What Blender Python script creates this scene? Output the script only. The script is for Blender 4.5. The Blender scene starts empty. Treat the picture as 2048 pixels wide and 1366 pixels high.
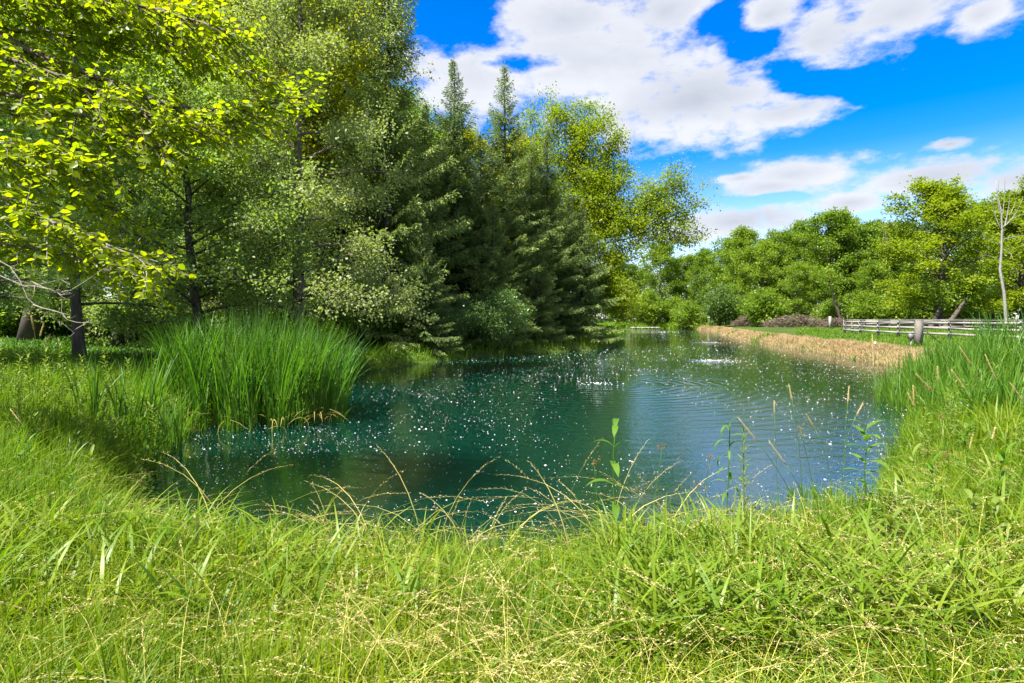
import bpy, math
import numpy as np
from math import radians as R, sin, cos, pi

# ------------------------------------------------------------------ camera, sky, sun, exposure
SC = bpy.context.scene
COL = SC.collection
F = 1138.0            # focal length in photo pixels (2048 wide) -> 20 mm
HY = 637.0            # row of the horizon in the photo
EYE = 2.2             # eye height above the water
cam_d = bpy.data.cameras.new('camera'); cam = bpy.data.objects.new('camera', cam_d); COL.objects.link(cam)
cam_d.sensor_width = 36.0; cam_d.lens = 36.0 * F / 2048.0
cam.location = (0, 0, EYE); cam.rotation_euler = (R(90), 0, 0)
cam_d.shift_y = (HY - 683.0) / 2048.0
cam_d.clip_start = 0.05; cam_d.clip_end = 5000
SC.camera = cam

SUN_AZ, SUN_EL = -128.0, 57.0      # degrees right of +Y (negative = left), elevation
EXPOSURE = 1.7
w = bpy.data.worlds.new('World'); SC.world = w; w.use_nodes = True
nt = w.node_tree; nt.nodes.clear()
def N(t, **k):
    n = nt.nodes.new(t)
    for a, v in k.items(): setattr(n, a, v)
    return n
def L(a, b): nt.links.new(a, b)
def M(op, a, b=None, c=None, clamp=False):
    n = N('ShaderNodeMath', operation=op); n.use_clamp = clamp
    for i, v in enumerate((a, b, c)):
        if v is None: continue
        if isinstance(v, (int, float)): n.inputs[i].default_value = v
        else: L(v, n.inputs[i])
    return n.outputs[0]
sky = N('ShaderNodeTexSky', sky_type='NISHITA'); sky.sun_disc = False
sky.sun_elevation = R(SUN_EL); sky.sun_rotation = R(SUN_AZ)
sky.air_density = 1.0; sky.dust_density = 0.5; sky.ozone_density = 3.0
hs = N('ShaderNodeHueSaturation'); hs.inputs['Saturation'].default_value = 1.55; hs.inputs['Value'].default_value = 0.92; hs.inputs['Hue'].default_value = 0.515
L(sky.outputs[0], hs.inputs['Color'])
tc = N('ShaderNodeTexCoord'); sp = N('ShaderNodeSeparateXYZ'); L(tc.outputs['Generated'], sp.inputs[0])
az = M('ARCTAN2', sp.outputs[0], sp.outputs[1]); el = M('ARCSINE', sp.outputs[2])
sr = N('ShaderNodeMapRange'); sr.inputs['From Min'].default_value = 0.0; sr.inputs['From Max'].default_value = R(15); sr.inputs['To Min'].default_value = 0.85; sr.inputs['To Max'].default_value = 1.55
L(el, sr.inputs[0]); L(sr.outputs[0], hs.inputs['Saturation'])
# clouds: places given as (azimuth, elevation), outline broken up by noise on the direction
nz = N('ShaderNodeTexNoise'); nz.inputs['Scale'].default_value = 7.0; nz.inputs['Detail'].default_value = 9.0; nz.inputs['Roughness'].default_value = 0.64
mpn = N('ShaderNodeMapping'); mpn.inputs['Scale'].default_value = (1.0, 1.0, 2.1); L(tc.outputs['Generated'], mpn.inputs[0]); L(mpn.outputs[0], nz.inputs['Vector'])
nz2 = N('ShaderNodeTexNoise'); nz2.inputs['Scale'].default_value = 3.2; nz2.inputs['Detail'].default_value = 5.0
mp2 = N('ShaderNodeMapping'); mp2.inputs['Scale'].default_value = (1.0, 1.0, 2.4); mp2.inputs['Location'].default_value = (3.1, 1.7, 0.4)
L(tc.outputs['Generated'], mp2.inputs[0]); L(mp2.outputs[0], nz2.inputs['Vector'])
BLOBS = [(1180, 120, 330, 105), (1400, 198, 310, 98), (1130, 40, 200, 70), (1330, 20, 130, 70), (1560, 225, 170, 36), (950, 150, 170, 80),
         (1640, 85, 150, 75), (1540, 30, 90, 40), (1800, 25, 180, 62), (1960, 30, 90, 40),
         (1590, 348, 150, 36), (1540, 372, 120, 26), (1480, 355, 60, 14), (1880, 352, 210, 46), (2080, 345, 200, 60), (1900, 288, 60, 14),
         (1700, 405, 90, 24), (1470, 445, 175, 38), (1370, 470, 90, 20), (60, 90, 330, 140), (330, 190, 200, 110), (640, 60, 170, 90), (1250, -170, 420, 130), (1700, -230, 300, 90)]
field = None
for (px, py, rx, ry) in BLOBS:
    tx = (px - 1024) / F; a0 = math.atan(tx); e0 = math.atan((HY - py) / F * math.cos(a0))
    sa = rx / F * math.cos(a0) ** 2; se = ry / F * math.cos(a0)
    dx = M('MULTIPLY', M('SUBTRACT', az, a0), 1 / sa); dy = M('MULTIPLY', M('SUBTRACT', el, e0), 1 / se)
    d = M('SQRT', M('ADD', M('MULTIPLY', dx, dx), M('MULTIPLY', dy, dy)))
    g = M('SUBTRACT', 1.0, d)
    field = g if field is None else M('SMOOTH_MAX', field, g, 0.12)
for (px, py, rx, ry) in [(1440, 40, 60, 34), (1500, 88, 60, 26), (1575, 140, 60, 34), (1640, 168, 80, 22), (1045, 128, 80, 16), (1740, 170, 70, 30), (900, 40, 90, 60), (1550, 395, 60, 10)]:
    tx = (px - 1024) / F; a0 = math.atan(tx); e0 = math.atan((HY - py) / F * math.cos(a0)); sa = rx / F * math.cos(a0) ** 2; se = ry / F * math.cos(a0)
    dx = M('MULTIPLY', M('SUBTRACT', az, a0), 1 / sa); dy = M('MULTIPLY', M('SUBTRACT', el, e0), 1 / se)
    g = M('MAXIMUM', M('SUBTRACT', 1.25, M('SQRT', M('ADD', M('MULTIPLY', dx, dx), M('MULTIPLY', dy, dy)))), 0.0)
    field = M('SUBTRACT', field, M('MULTIPLY', g, 0.85))
nz3 = N('ShaderNodeTexNoise'); nz3.inputs['Scale'].default_value = 24.0; nz3.inputs['Detail'].default_value = 7.0; nz3.inputs['Roughness'].default_value = 0.6; L(mpn.outputs[0], nz3.inputs['Vector'])
# the same kind of fair-weather cloud goes on all round the sky
rest = M('MULTIPLY', M('SUBTRACT', nz2.outputs[0], 0.43), 4.5)
side = N('ShaderNodeMapRange'); side.interpolation_type = 'SMOOTHSTEP'
side.inputs['From Min'].default_value = R(42); side.inputs['From Max'].default_value = R(52)
L(M('ABSOLUTE', az), side.inputs[0])
up = N('ShaderNodeMapRange'); up.interpolation_type = 'SMOOTHSTEP'
up.inputs['From Min'].default_value = R(31); up.inputs['From Max'].default_value = R(38); L(el, up.inputs[0])
out_f = M('MAXIMUM', side.outputs[0], up.outputs[0])
field = M('MAXIMUM', M('MAXIMUM', field, -1.2), M('SUBTRACT', M('MULTIPLY', M('ADD', rest, 2.0), out_f), 2.0))
dens = M('ADD', M('MULTIPLY', M('MAXIMUM', field, -1.0), 0.85), M('ADD', M('MULTIPLY', M('SUBTRACT', nz.outputs[0], 0.5), 1.7), M('MULTIPLY', M('SUBTRACT', nz3.outputs[0], 0.5), 1.15)))
cm = N('ShaderNodeMapRange'); cm.interpolation_type = 'SMOOTHSTEP'
cm.inputs['From Min'].default_value = -0.12; cm.inputs['From Max'].default_value = 0.50; L(dens, cm.inputs[0])
hz = N('ShaderNodeMapRange'); hz.inputs['From Min'].default_value = 0.0; hz.inputs['From Max'].default_value = 0.05; L(el, hz.inputs[0])
cfac = M('MULTIPLY', M('MULTIPLY', cm.outputs[0], hz.outputs[0]), 0.97)
thick = N('ShaderNodeMapRange'); thick.inputs['From Min'].default_value = 0.12; thick.inputs['From Max'].default_value = 0.85; L(M('ADD', M('MULTIPLY', field, .75), M('ADD', M('MULTIPLY', M('SUBTRACT', nz2.outputs[0], .5), 1.7), M('MULTIPLY', M('SUBTRACT', nz3.outputs[0], .5), .35))), thick.inputs[0])
cc = N('ShaderNodeMixRGB'); cc.inputs[1].default_value = (2.95, 3.02, 3.2, 1); cc.inputs[2].default_value = (1.95, 2.1, 2.4, 1)
L(thick.outputs[0], cc.inputs[0])
mx = N('ShaderNodeMixRGB'); L(cfac, mx.inputs[0]); L(hs.outputs[0], mx.inputs[1]); L(cc.outputs[0], mx.inputs[2])
bg = N('ShaderNodeBackground'); bg.inputs['Strength'].default_value = 0.098; L(mx.outputs[0], bg.inputs['Color'])
wo = N('ShaderNodeOutputWorld'); L(bg.outputs[0], wo.inputs[0])

sd = bpy.data.lights.new('sun', 'SUN'); sd.energy = 5.0; sd.angle = R(0.53); sd.color = (1.0, 0.965, 0.90)
so = bpy.data.objects.new('sun', sd); COL.objects.link(so); so.location = (-30, 20, 40)
so.rotation_euler = (R(90 - SUN_EL), 0, R(180 - SUN_AZ))
vs = SC.view_settings; vs.view_transform = 'Standard'; vs.look = 'None'; vs.gamma = 1; vs.exposure = EXPOSURE; vs.use_curve_mapping = False
SC.render.engine = 'CYCLES'
cy = SC.cycles; cy.use_denoising = True; cy.max_bounces = 9; cy.diffuse_bounces = 6; cy.glossy_bounces = 3; cy.transmission_bounces = 6; cy.sample_clamp_indirect = 6.0
try: cy.denoiser = 'OPENIMAGEDENOISE'; cy.denoising_input_passes = 'RGB_ALBEDO_NORMAL'
except Exception: pass

# ------------------------------------------------------------------ helpers
rng = np.random.default_rng(11)
U = lambda a, b, n=None: rng.uniform(a, b, n)
def px2x(px, Y): return (px - 1024.0) / F * Y
def at(px, py, Y): return np.array([(px - 1024.0) / F * Y, Y, EYE - (py - HY) / F * Y])
def nrm(v): return v / np.maximum(np.linalg.norm(v, axis=-1, keepdims=True), 1e-9)

def mesh(name, V, Fs, mat, rnd=None, smooth=False):
    V = np.asarray(V, dtype=np.float32).reshape(-1, 3)
    Fs = [np.asarray(f, dtype=np.int32) for f in (Fs if isinstance(Fs, list) else [Fs]) if len(f)]
    li = np.concatenate([f.ravel() for f in Fs]); tot = np.concatenate([np.full(len(f), f.shape[1], np.int32) for f in Fs])
    st = np.concatenate([[0], np.cumsum(tot)[:-1]]).astype(np.int32)
    me = bpy.data.meshes.new(name)
    me.vertices.add(len(V)); me.vertices.foreach_set('co', V.ravel())
    me.loops.add(len(li)); me.loops.foreach_set('vertex_index', li)
    me.polygons.add(len(tot)); me.polygons.foreach_set('loop_start', st)
    if smooth: me.polygons.foreach_set('use_smooth', np.ones(len(tot), bool))
    me.update(calc_edges=True)
    if rnd is not None:
        a = me.attributes.new('rnd', 'FLOAT', 'POINT'); a.data.foreach_set('value', np.asarray(rnd, dtype=np.float32))
    me.materials.append(mat)
    return me

class MB:
    def __init__(s): s.V = []; s.F = {}; s.R = []; s.n = 0
    def add(s, V, Fc, rnd=None):
        V = np.asarray(V, float).reshape(-1, 3)
        for f in (Fc if isinstance(Fc, list) else [Fc]):
            f = np.asarray(f, int)
            if len(f): s.F.setdefault(f.shape[1], []).append(f + s.n)
        s.V.append(V); s.R.append(np.broadcast_to(np.asarray(0.5 if rnd is None else rnd, float), (len(V),))); s.n += len(V)
    def box(s, c, h, rz=0, rnd=None, taper=1.0, shear=None):
        c = np.array(c, float); h = np.array(h, float)
        q = np.array([[-1,-1,-1],[1,-1,-1],[1,1,-1],[-1,1,-1],[-1,-1,1],[1,-1,1],[1,1,1],[-1,1,1]], float)
        q[4:, :2] *= taper; q = q * h
        q = np.stack([q[:,0]*cos(rz)-q[:,1]*sin(rz), q[:,0]*sin(rz)+q[:,1]*cos(rz), q[:,2]], 1)
        if shear is not None: q[4:] += np.array(shear)
        s.add(q + c, np.array([[3,2,1,0],[4,5,6,7],[0,1,5,4],[1,2,6,5],[2,3,7,6],[3,0,4,7]]), rnd)
    def tube(s, P, r, k=6, rnd=None, cap=True):
        P = np.asarray(P, float); n = len(P); r = np.broadcast_to(np.asarray(r, float), (n,))
        T = np.gradient(P, axis=0); T = nrm(T)
        ref = np.where(np.abs(T[:, 2:3]) > 0.9, np.array([[1., 0, 0]]), np.array([[0, 0, 1.]]))
        A = nrm(np.cross(T, ref)); B = np.cross(T, A)
        for i in range(1, n):
            if np.dot(A[i], A[i-1]) < 0: A[i] = -A[i]; B[i] = -B[i]
        th = np.arange(k) * 2 * pi / k
        V = P[:, None, :] + r[:, None, None] * (np.cos(th)[None, :, None] * A[:, None, :] + np.sin(th)[None, :, None] * B[:, None, :])
        i = np.arange(n - 1)[:, None]; j = np.arange(k)[None, :]; j2 = (j + 1) % k
        q = np.stack([i*k + j, i*k + j2, (i+1)*k + j2, (i+1)*k + j], -1).reshape(-1, 4)
        fs = [q]
        if cap and k > 2: s.add(V.reshape(-1, 3), [q, np.array([list(range(k))[::-1]]), np.array([[(n-1)*k + a for a in range(k)]])] if k != 4 else [np.concatenate([q, [[3,2,1,0]], [[(n-1)*k + a for a in range(k)]]])], rnd)
        else: s.add(V.reshape(-1, 3), fs, rnd)
    def build(s, name, mat, smooth=False):
        return mesh(name, np.concatenate(s.V), [np.concatenate(f) for f in s.F.values()], mat, np.concatenate(s.R), smooth)

TPL = {   # u along, v across, w off the plane
 'diamond': (np.array([[0,0,0],[.45,.5,.06],[1,0,0],[.45,-.5,.06]]), np.array([[0,1,2,3]])),
 'tri':     (np.array([[0,.5,0],[1,0,0],[0,-.5,0]]), np.array([[0,1,2]])),
 'leaf':    (np.array([[0,0,0],[.28,.46,.08],[.68,.40,.05],[1,0,-.06],[.68,-.40,.05],[.28,-.46,.08]]), np.array([[0,1,2,3],[0,3,4,5]])),
}
def leaves(P, D, Nn, Ls, Ws, tpl='diamond', rnd=None):
    P = np.asarray(P); D = nrm(D); S = nrm(np.cross(D, Nn)); Nn = np.cross(S, D)
    t, f = TPL[tpl]; n = len(P); Ls = np.broadcast_to(Ls, (n,)); Ws = np.broadcast_to(Ws, (n,))
    V = P[:, None, :] + t[None, :, 0:1]*Ls[:, None, None]*D[:, None, :] + t[None, :, 1:2]*Ws[:, None, None]*S[:, None, :] + t[None, :, 2:3]*Ls[:, None, None]*Nn[:, None, :]
    Fc = (f[None] + (np.arange(n)*len(t))[:, None, None]).reshape(-1, f.shape[1])
    r = np.repeat(rng.random(n) if rnd is None else rnd, len(t))
    return V.reshape(-1, 3), Fc, r
def blades(P, heading, h, wd, lean, segs=3, droop=0.35, rnd=None, twist=0.0, base_w=0.8):
    n = len(P); t = np.linspace(0, 1, segs + 1)
    hd = np.stack([np.cos(heading), np.sin(heading), np.zeros(n)], 1)
    tw = heading + pi/2 + twist
    sd_ = np.stack([np.cos(tw), np.sin(tw), np.zeros(n)], 1)
    lean = np.broadcast_to(lean, (n,)); h = np.broadcast_to(h, (n,)); wd = np.broadcast_to(wd, (n,)); droop = np.broadcast_to(droop, (n,))
    z = h[:, None] * (t[None] - droop[:, None]*np.minimum(lean, 2)[:, None] * t[None]**2.6)
    x = (h*lean)[:, None] * t[None]**1.8
    C = P[:, None, :] + x[..., None]*hd[:, None, :]; C[..., 2] += z
    wt = wd[:, None] * np.where(t < .5, base_w + (1-base_w)*t*2, (1 - ((t-.5)*2)**1.6))[None] * .5
    Lf = C - wt[..., None]*sd_[:, None, :]; Rt = C + wt[..., None]*sd_[:, None, :]
    V = np.concatenate([Lf[:, :-1], Rt[:, :-1], C[:, -1:]], 1)
    m = 2*segs + 1; i = np.arange(segs - 1)
    q = np.stack([i, i + segs, i + segs + 1, i + 1], 1); tr = np.array([[segs - 1, 2*segs - 1, 2*segs]])
    off = (np.arange(n)*m)[:, None, None]
    r = np.repeat(rng.random(n) if rnd is None else rnd, m)
    return V.reshape(-1, 3), [(q[None] + off).reshape(-1, 4), (tr[None] + off).reshape(-1, 3)], r

def tag(o, label=None, cat=None, group=None, kind=None):
    if label: o['label'] = label
    if cat: o['category'] = cat
    if group: o['group'] = group
    if kind: o['kind'] = kind
    return o
def obj(name, me, parent=None, loc=None, rot=None, scale=None):
    o = bpy.data.objects.new(name, me); COL.objects.link(o)
    if parent is not None: o.parent = parent
    if loc is not None: o.location = loc
    if rot is not None: o.rotation_euler = rot
    if scale is not None: o.scale = scale if hasattr(scale, '__len__') else (scale,)*3
    return o
def thing(name, label, cat, loc=(0, 0, 0), rz=0, group=None, scale=None):
    o = obj(name, None, None, loc, (0, 0, rz), scale); o.empty_display_size = .2
    return tag(o, label, cat, group)

# ------------------------------------------------------------------ materials
def newmat(name):
    m = bpy.data.materials.new(name); m.use_nodes = True; t = m.node_tree
    return m, t, t.nodes['Principled BSDF'], t.nodes['Material Output']
def lk(t, a, b): t.links.new(a, b)
def leaf_mat(name, ca, cb, tr, trc=None, rough=.5, spec=.35, cc=None, nscale=.35):
    m, t, p, out = newmat(name)
    at_ = t.nodes.new('ShaderNodeAttribute'); at_.attribute_name = 'rnd'
    oi = t.nodes.new('ShaderNodeObjectInfo')
    tcn = t.nodes.new('ShaderNodeTexCoord'); nzn = t.nodes.new('ShaderNodeTexNoise'); nzn.inputs['Scale'].default_value = nscale; nzn.inputs['Detail'].default_value = 2
    lk(t, tcn.outputs['Object'], nzn.inputs['Vector'])
    a1 = t.nodes.new('ShaderNodeMath'); a1.operation = 'MULTIPLY_ADD'; a1.inputs[1].default_value = .6; lk(t, at_.outputs['Fac'], a1.inputs[0])
    a2 = t.nodes.new('ShaderNodeMath'); a2.operation = 'MULTIPLY_ADD'; a2.inputs[1].default_value = 1.5; a2.inputs[2].default_value = -.62; lk(t, nzn.outputs[0], a2.inputs[0]); lk(t, a2.outputs[0], a1.inputs[2])
    a3 = t.nodes.new('ShaderNodeMath'); a3.operation = 'MULTIPLY_ADD'; a3.inputs[1].default_value = .5; lk(t, oi.outputs['Random'], a3.inputs[0]); lk(t, a1.outputs[0], a3.inputs[2])
    rp = t.nodes.new('ShaderNodeValToRGB'); lk(t, a3.outputs[0], rp.inputs[0])
    rp.color_ramp.elements[0].position = .1; rp.color_ramp.elements[0].color = (*ca, 1)
    rp.color_ramp.elements[1].position = .95; rp.color_ramp.elements[1].color = (*cb, 1)
    if cc is not None:
        e = rp.color_ramp.elements.new(1.0); e.color = (*cc, 1); rp.color_ramp.elements[1].position = .8
    lk(t, rp.outputs[0], p.inputs['Base Color']); p.inputs['Roughness'].default_value = rough; p.inputs['Specular IOR Level'].default_value = spec
    tl = t.nodes.new('ShaderNodeBsdfTranslucent'); mu = t.nodes.new('ShaderNodeMixRGB'); mu.blend_type = 'MULTIPLY'; mu.inputs[0].default_value = 1
    mu.inputs[2].default_value = (*(trc or (1.6, 1.5, .6)), 1); lk(t, rp.outputs[0], mu.inputs[1]); lk(t, mu.outputs[0], tl.inputs['Color'])
    ms = t.nodes.new('ShaderNodeMixShader'); ms.inputs[0].default_value = tr
    lk(t, p.outputs[0], ms.inputs[1]); lk(t, tl.outputs[0], ms.inputs[2]); lk(t, ms.outputs[0], out.inputs['Surface'])
    return m
def wood_mat(name, ca, cb, scale=(6, 6, 1.2), bump=.4, rough=.85):
    m, t, p, out = newmat(name)
    tcn = t.nodes.new('ShaderNodeTexCoord'); mp = t.nodes.new('ShaderNodeMapping'); mp.inputs['Scale'].default_value = scale
    nzn = t.nodes.new('ShaderNodeTexNoise'); nzn.inputs['Scale'].default_value = 3; nzn.inputs['Detail'].default_value = 6; nzn.inputs['Roughness'].default_value = .65
    lk(t, tcn.outputs['Object'], mp.inputs[0]); lk(t, mp.outputs[0], nzn.inputs['Vector'])
    rp = t.nodes.new('ShaderNodeValToRGB'); lk(t, nzn.outputs[0], rp.inputs[0])
    rp.color_ramp.elements[0].position = .33; rp.color_ramp.elements[0].color = (*ca, 1); rp.color_ramp.elements[1].position = .68; rp.color_ramp.elements[1].color = (*cb, 1)
    lk(t, rp.outputs[0], p.inputs['Base Color']); p.inputs['Roughness'].default_value = rough
    b = t.nodes.new('ShaderNodeBump'); b.inputs['Strength'].default_value = bump; b.inputs['Distance'].default_value = .03; lk(t, nzn.outputs[0], b.inputs['Height']); lk(t, b.outputs[0], p.inputs['Normal'])
    return m
def plain_mat(name, c, rough=.6, metal=0):
    m, t, p, out = newmat(name); p.inputs['Roughness'].default_value = rough; p.inputs['Metallic'].default_value = metal
    tcn = t.nodes.new('ShaderNodeTexCoord'); nzn = t.nodes.new('ShaderNodeTexNoise'); nzn.inputs['Scale'].default_value = 14; lk(t, tcn.outputs['Object'], nzn.inputs['Vector'])
    rp = t.nodes.new('ShaderNodeValToRGB'); lk(t, nzn.outputs[0], rp.inputs[0])
    rp.color_ramp.elements[0].color = (*[v*.75 for v in c], 1); rp.color_ramp.elements[1].color = (*[min(v*1.15, 1) for v in c], 1)
    lk(t, rp.outputs[0], p.inputs['Base Color']); return m

M_bark = wood_mat('bark_brown', (.045, .033, .024), (.16, .12, .085))
M_barkd = wood_mat('bark_dark', (.03, .024, .018), (.10, .08, .06))
M_barkg = wood_mat('bark_pale', (.13, .12, .105), (.32, .30, .27))
M_twig = wood_mat('twig_grey', (.10, .085, .06), (.26, .23, .18), scale=(20, 20, 20))
M_fence = wood_mat('weathered_wood', (.15, .135, .115), (.36, .33, .295), scale=(3, 3, 9), bump=.3)
M_over = leaf_mat('leaf_linden', (.17, .265, .004), (.30, .355, .006), .68, (1.45, 1.35, .35), rough=.4, spec=.35)
M_alder = leaf_mat('leaf_alder', (.12, .175, .05), (.25, .295, .11), .42, (1.4, 1.5, .4), rough=.55, spec=.35, nscale=.5)
M_dog = leaf_mat('leaf_understorey', (.11, .20, .03), (.26, .34, .11), .48, (1.4, 1.45, .4), rough=.55, spec=.35, nscale=.5)
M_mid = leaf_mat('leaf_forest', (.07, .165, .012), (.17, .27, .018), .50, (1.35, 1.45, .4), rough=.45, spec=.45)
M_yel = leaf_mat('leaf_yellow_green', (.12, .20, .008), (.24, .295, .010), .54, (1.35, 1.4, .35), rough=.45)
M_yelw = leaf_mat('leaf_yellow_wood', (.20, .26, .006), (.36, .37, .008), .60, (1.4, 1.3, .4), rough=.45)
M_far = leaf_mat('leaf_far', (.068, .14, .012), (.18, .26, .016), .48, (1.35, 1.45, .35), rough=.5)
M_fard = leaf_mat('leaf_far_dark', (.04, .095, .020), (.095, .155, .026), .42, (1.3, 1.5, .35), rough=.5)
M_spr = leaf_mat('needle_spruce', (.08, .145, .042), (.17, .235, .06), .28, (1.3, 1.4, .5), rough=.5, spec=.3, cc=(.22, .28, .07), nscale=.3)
M_pine = leaf_mat('needle_pine', (.11, .20, .035), (.21, .31, .07), .42, (1.3, 1.5, .35), rough=.45)
M_shrub = leaf_mat('leaf_shore_shrub', (.06, .135, .03), (.13, .21, .055), .38, (1.4, 1.5, .4), rough=.38, spec=.5)
M_grass = leaf_mat('grass_green', (.05, .13, .004), (.19, .255, .006), .46, (1.4, 1.45, .35), rough=.5, spec=.3, nscale=.9)
M_blade = leaf_mat('grass_broad', (.09, .18, .008), (.22, .28, .022), .44, (1.4, 1.4, .35), rough=.42, spec=.3, nscale=1.5)
M_light = leaf_mat('grass_light', (.14, .21, .006), (.28, .31, .016), .42, (1.3, 1.3, .5), rough=.5, spec=.3, nscale=.9)
M_lush = leaf_mat('grass_lush', (.04, .125, .004), (.145, .235, .008), .46, (1.4, 1.45, .35), rough=.5, spec=.3, nscale=.8)
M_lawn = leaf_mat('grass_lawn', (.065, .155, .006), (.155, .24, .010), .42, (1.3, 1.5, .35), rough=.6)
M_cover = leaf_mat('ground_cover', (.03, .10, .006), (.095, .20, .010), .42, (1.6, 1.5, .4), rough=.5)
M_cat = leaf_mat('cattail_leaf', (.03, .11, .008), (.115, .22, .018), .44, (1.3, 1.5, .35), rough=.45, spec=.35, nscale=1.2)
M_straw = leaf_mat('straw', (.33, .31, .05), (.56, .48, .15), .38, (1.1, 1.05, .8), rough=.6, spec=.2)
M_head = leaf_mat('seed_head', (.38, .30, .10), (.60, .48, .22), .32, (1.1, 1.0, .8), rough=.7, spec=.1)
M_brown = leaf_mat('dry_bank_grass', (.25, .165, .075), (.40, .30, .15), .25, (1.1, 1.0, .8), rough=.8, spec=.1, nscale=.5)
M_rush = leaf_mat('rush_cluster', (.10, .06, .012), (.22, .13, .03), .1, (1, 1, 1), rough=.8)
M_weed = leaf_mat('weed_leaf', (.05, .135, .008), (.115, .21, .016), .44, (1.3, 1.5, .35), rough=.5, spec=.3, nscale=2)
M_weedg = leaf_mat('weed_leaf_pale', (.10, .165, .02), (.19, .25, .04), .42, (1.4, 1.4, .35), rough=.5, spec=.3, nscale=2)
M_fluff = plain_mat('fluff', (.60, .56, .55), .9)
M_foam = plain_mat('foam', (.85, .88, .90), .3)
M_pink = leaf_mat('clover_pink', (.55, .22, .42), (.80, .48, .66), .3, (1.1, 1, 1), rough=.7)
M_lilac = leaf_mat('aster_lilac', (.30, .24, .50), (.45, .38, .64), .3, (1, 1, 1), rough=.7)
M_brush = wood_mat('dead_brush', (.06, .042, .026), (.20, .15, .10), scale=(4, 4, 4))
M_metal = plain_mat('dark_metal', (.03, .03, .03), .5, .6)
M_old = wood_mat('old_post_wood', (.07, .06, .05), (.19, .17, .14), scale=(3, 3, 9), bump=.3)
M_box = plain_mat('utility_box_grey', (.15, .15, .145), .5)
M_white = plain_mat('white_cap', (.8, .8, .8), .5)
M_stone = plain_mat('pale_concrete', (.42, .38, .33), .85)

# ------------------------------------------------------------------ pond outline and terrain
POND = np.array([(-3.3, 5.15), (-4.5, 6.5), (-5.4, 8.4), (-6.0, 10.2), (-6.4, 12.5), (-6.9, 16), (-7.0, 20), (-6.2, 23.5), (-4.8, 27), (-3.0, 30.5), (0, 34), (2.8, 37),
                 (6.2, 41), (8.4, 45.5), (9.8, 51), (10.8, 60), (11.5, 75), (13, 95), (17, 112), (24, 122), (33, 124), (37.5, 115), (35, 100), (29.5, 80), (25, 62), (22.2, 49),
                 (20.3, 39), (19.0, 32), (17.4, 26), (14.2, 20.5), (11.4, 16.5), (9.2, 13.0), (7.0, 10.0), (5.3, 8.0), (4.25, 6.3), (2.95, 5.2), (1.4, 4.75), (0, 4.6), (-1.6, 4.7)])
def smooth_poly(P, k=4):
    n = len(P); out = []
    for i in range(n):
        a, b, c, d = P[i-1], P[i], P[(i+1) % n], P[(i+2) % n]
        for s in np.arange(k)/k:
            out.append(.5*((2*b) + (c-a)*s + (2*a-5*b+4*c-d)*s*s + (3*b-a-3*c+d)*s**3))
    return np.array(out)
PO = smooth_poly(POND)
PO = PO + np.stack([np.sin(np.arange(len(PO))*2.3), np.cos(np.arange(len(PO))*3.1)], 1)*.07*np.clip(PO[:, 1:2]/12, .6, 3)
def pond_sd(X, Y):
    X = np.asarray(X, float).ravel(); Y = np.asarray(Y, float).ravel()
    res = np.empty(len(X))
    A = PO; B = np.roll(PO, -1, 0)
    for s in range(0, len(X), 20000):
        x = X[s:s+20000, None]; y = Y[s:s+20000, None]
        ex, ey = B[:, 0]-A[:, 0], B[:, 1]-A[:, 1]
        wx, wy = x-A[:, 0], y-A[:, 1]
        t = np.clip((wx*ex+wy*ey)/(ex*ex+ey*ey), 0, 1)
        d = np.sqrt(((wx-ex*t)**2 + (wy-ey*t)**2).min(1))
        c = ((A[:, 1] > y) != (B[:, 1] > y)) & (x < ex*(y-A[:, 1])/np.where(ey == 0, 1e-9, ey) + A[:, 0])
        inside = (c.sum(1) % 2) == 1
        res[s:s+20000] = np.where(inside, -d, d)
    return res
def lump(x, y):
    return .5*np.sin(x*.9+1.3)*np.cos(y*.8) + .3*np.sin(x*2.3+y*1.7) + .2*np.sin(x*.31-y*.43+2)
def ground(x, y):
    x = np.asarray(x, float).ravel(); y = np.asarray(y, float).ravel()
    d = pond_sd(x, y)
    k = np.clip(np.hypot(x, y-2)/14, 0, 1)
    rise = .62 + .12*k + .35*np.clip((-x-8)/14, 0, 1)*np.clip((60-y)/20, 0, 1)
    z = np.where(d > 0, rise*(1-np.exp(-np.maximum(d, 0)/.8)) + .05*lump(x, y)*np.clip(d/1.5, 0, 1), np.maximum(d*.55, -1.1))
    return z
gxs = np.concatenate([-np.geomspace(1500, 26, 22), np.arange(-25, 36, .5), np.geomspace(36.5, 1500, 24)])
gys = np.concatenate([-np.geomspace(1200, 6, 18), np.arange(-5, 24, .4), np.arange(24, 60, .9), np.arange(60, 136, 2), np.geomspace(138, 2500, 22)])
GX, GY = np.meshgrid(gxs, gys)
GZ = ground(GX, GY)
ny, nx = GX.shape; ii = (np.arange(ny-1)[:, None]*nx + np.arange(nx-1)[None]).ravel()
gm, t, p, out = newmat('soil_and_turf')
tcn = t.nodes.new('ShaderNodeTexCoord'); n1 = t.nodes.new('ShaderNodeTexNoise'); n1.inputs['Scale'].default_value = .35; n1.inputs['Detail'].default_value = 8; lk(t, tcn.outputs['Object'], n1.inputs['Vector'])
rp = t.nodes.new('ShaderNodeValToRGB'); lk(t, n1.outputs[0], rp.inputs[0])
for e, (pos, c) in zip([rp.color_ramp.elements[0], rp.color_ramp.elements[1]], [(.3, (.035, .045, .012)), (.7, (.065, .115, .012))]): e.position = pos; e.color = (*c, 1)
lk(t, rp.outputs[0], p.inputs['Base Color']); p.inputs['Roughness'].default_value = .95; p.inputs['Specular IOR Level'].default_value = .1
n2 = t.nodes.new('ShaderNodeTexNoise'); n2.inputs['Scale'].default_value = 9; n2.inputs['Detail'].default_value = 6; lk(t, tcn.outputs['Object'], n2.inputs['Vector'])
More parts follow.
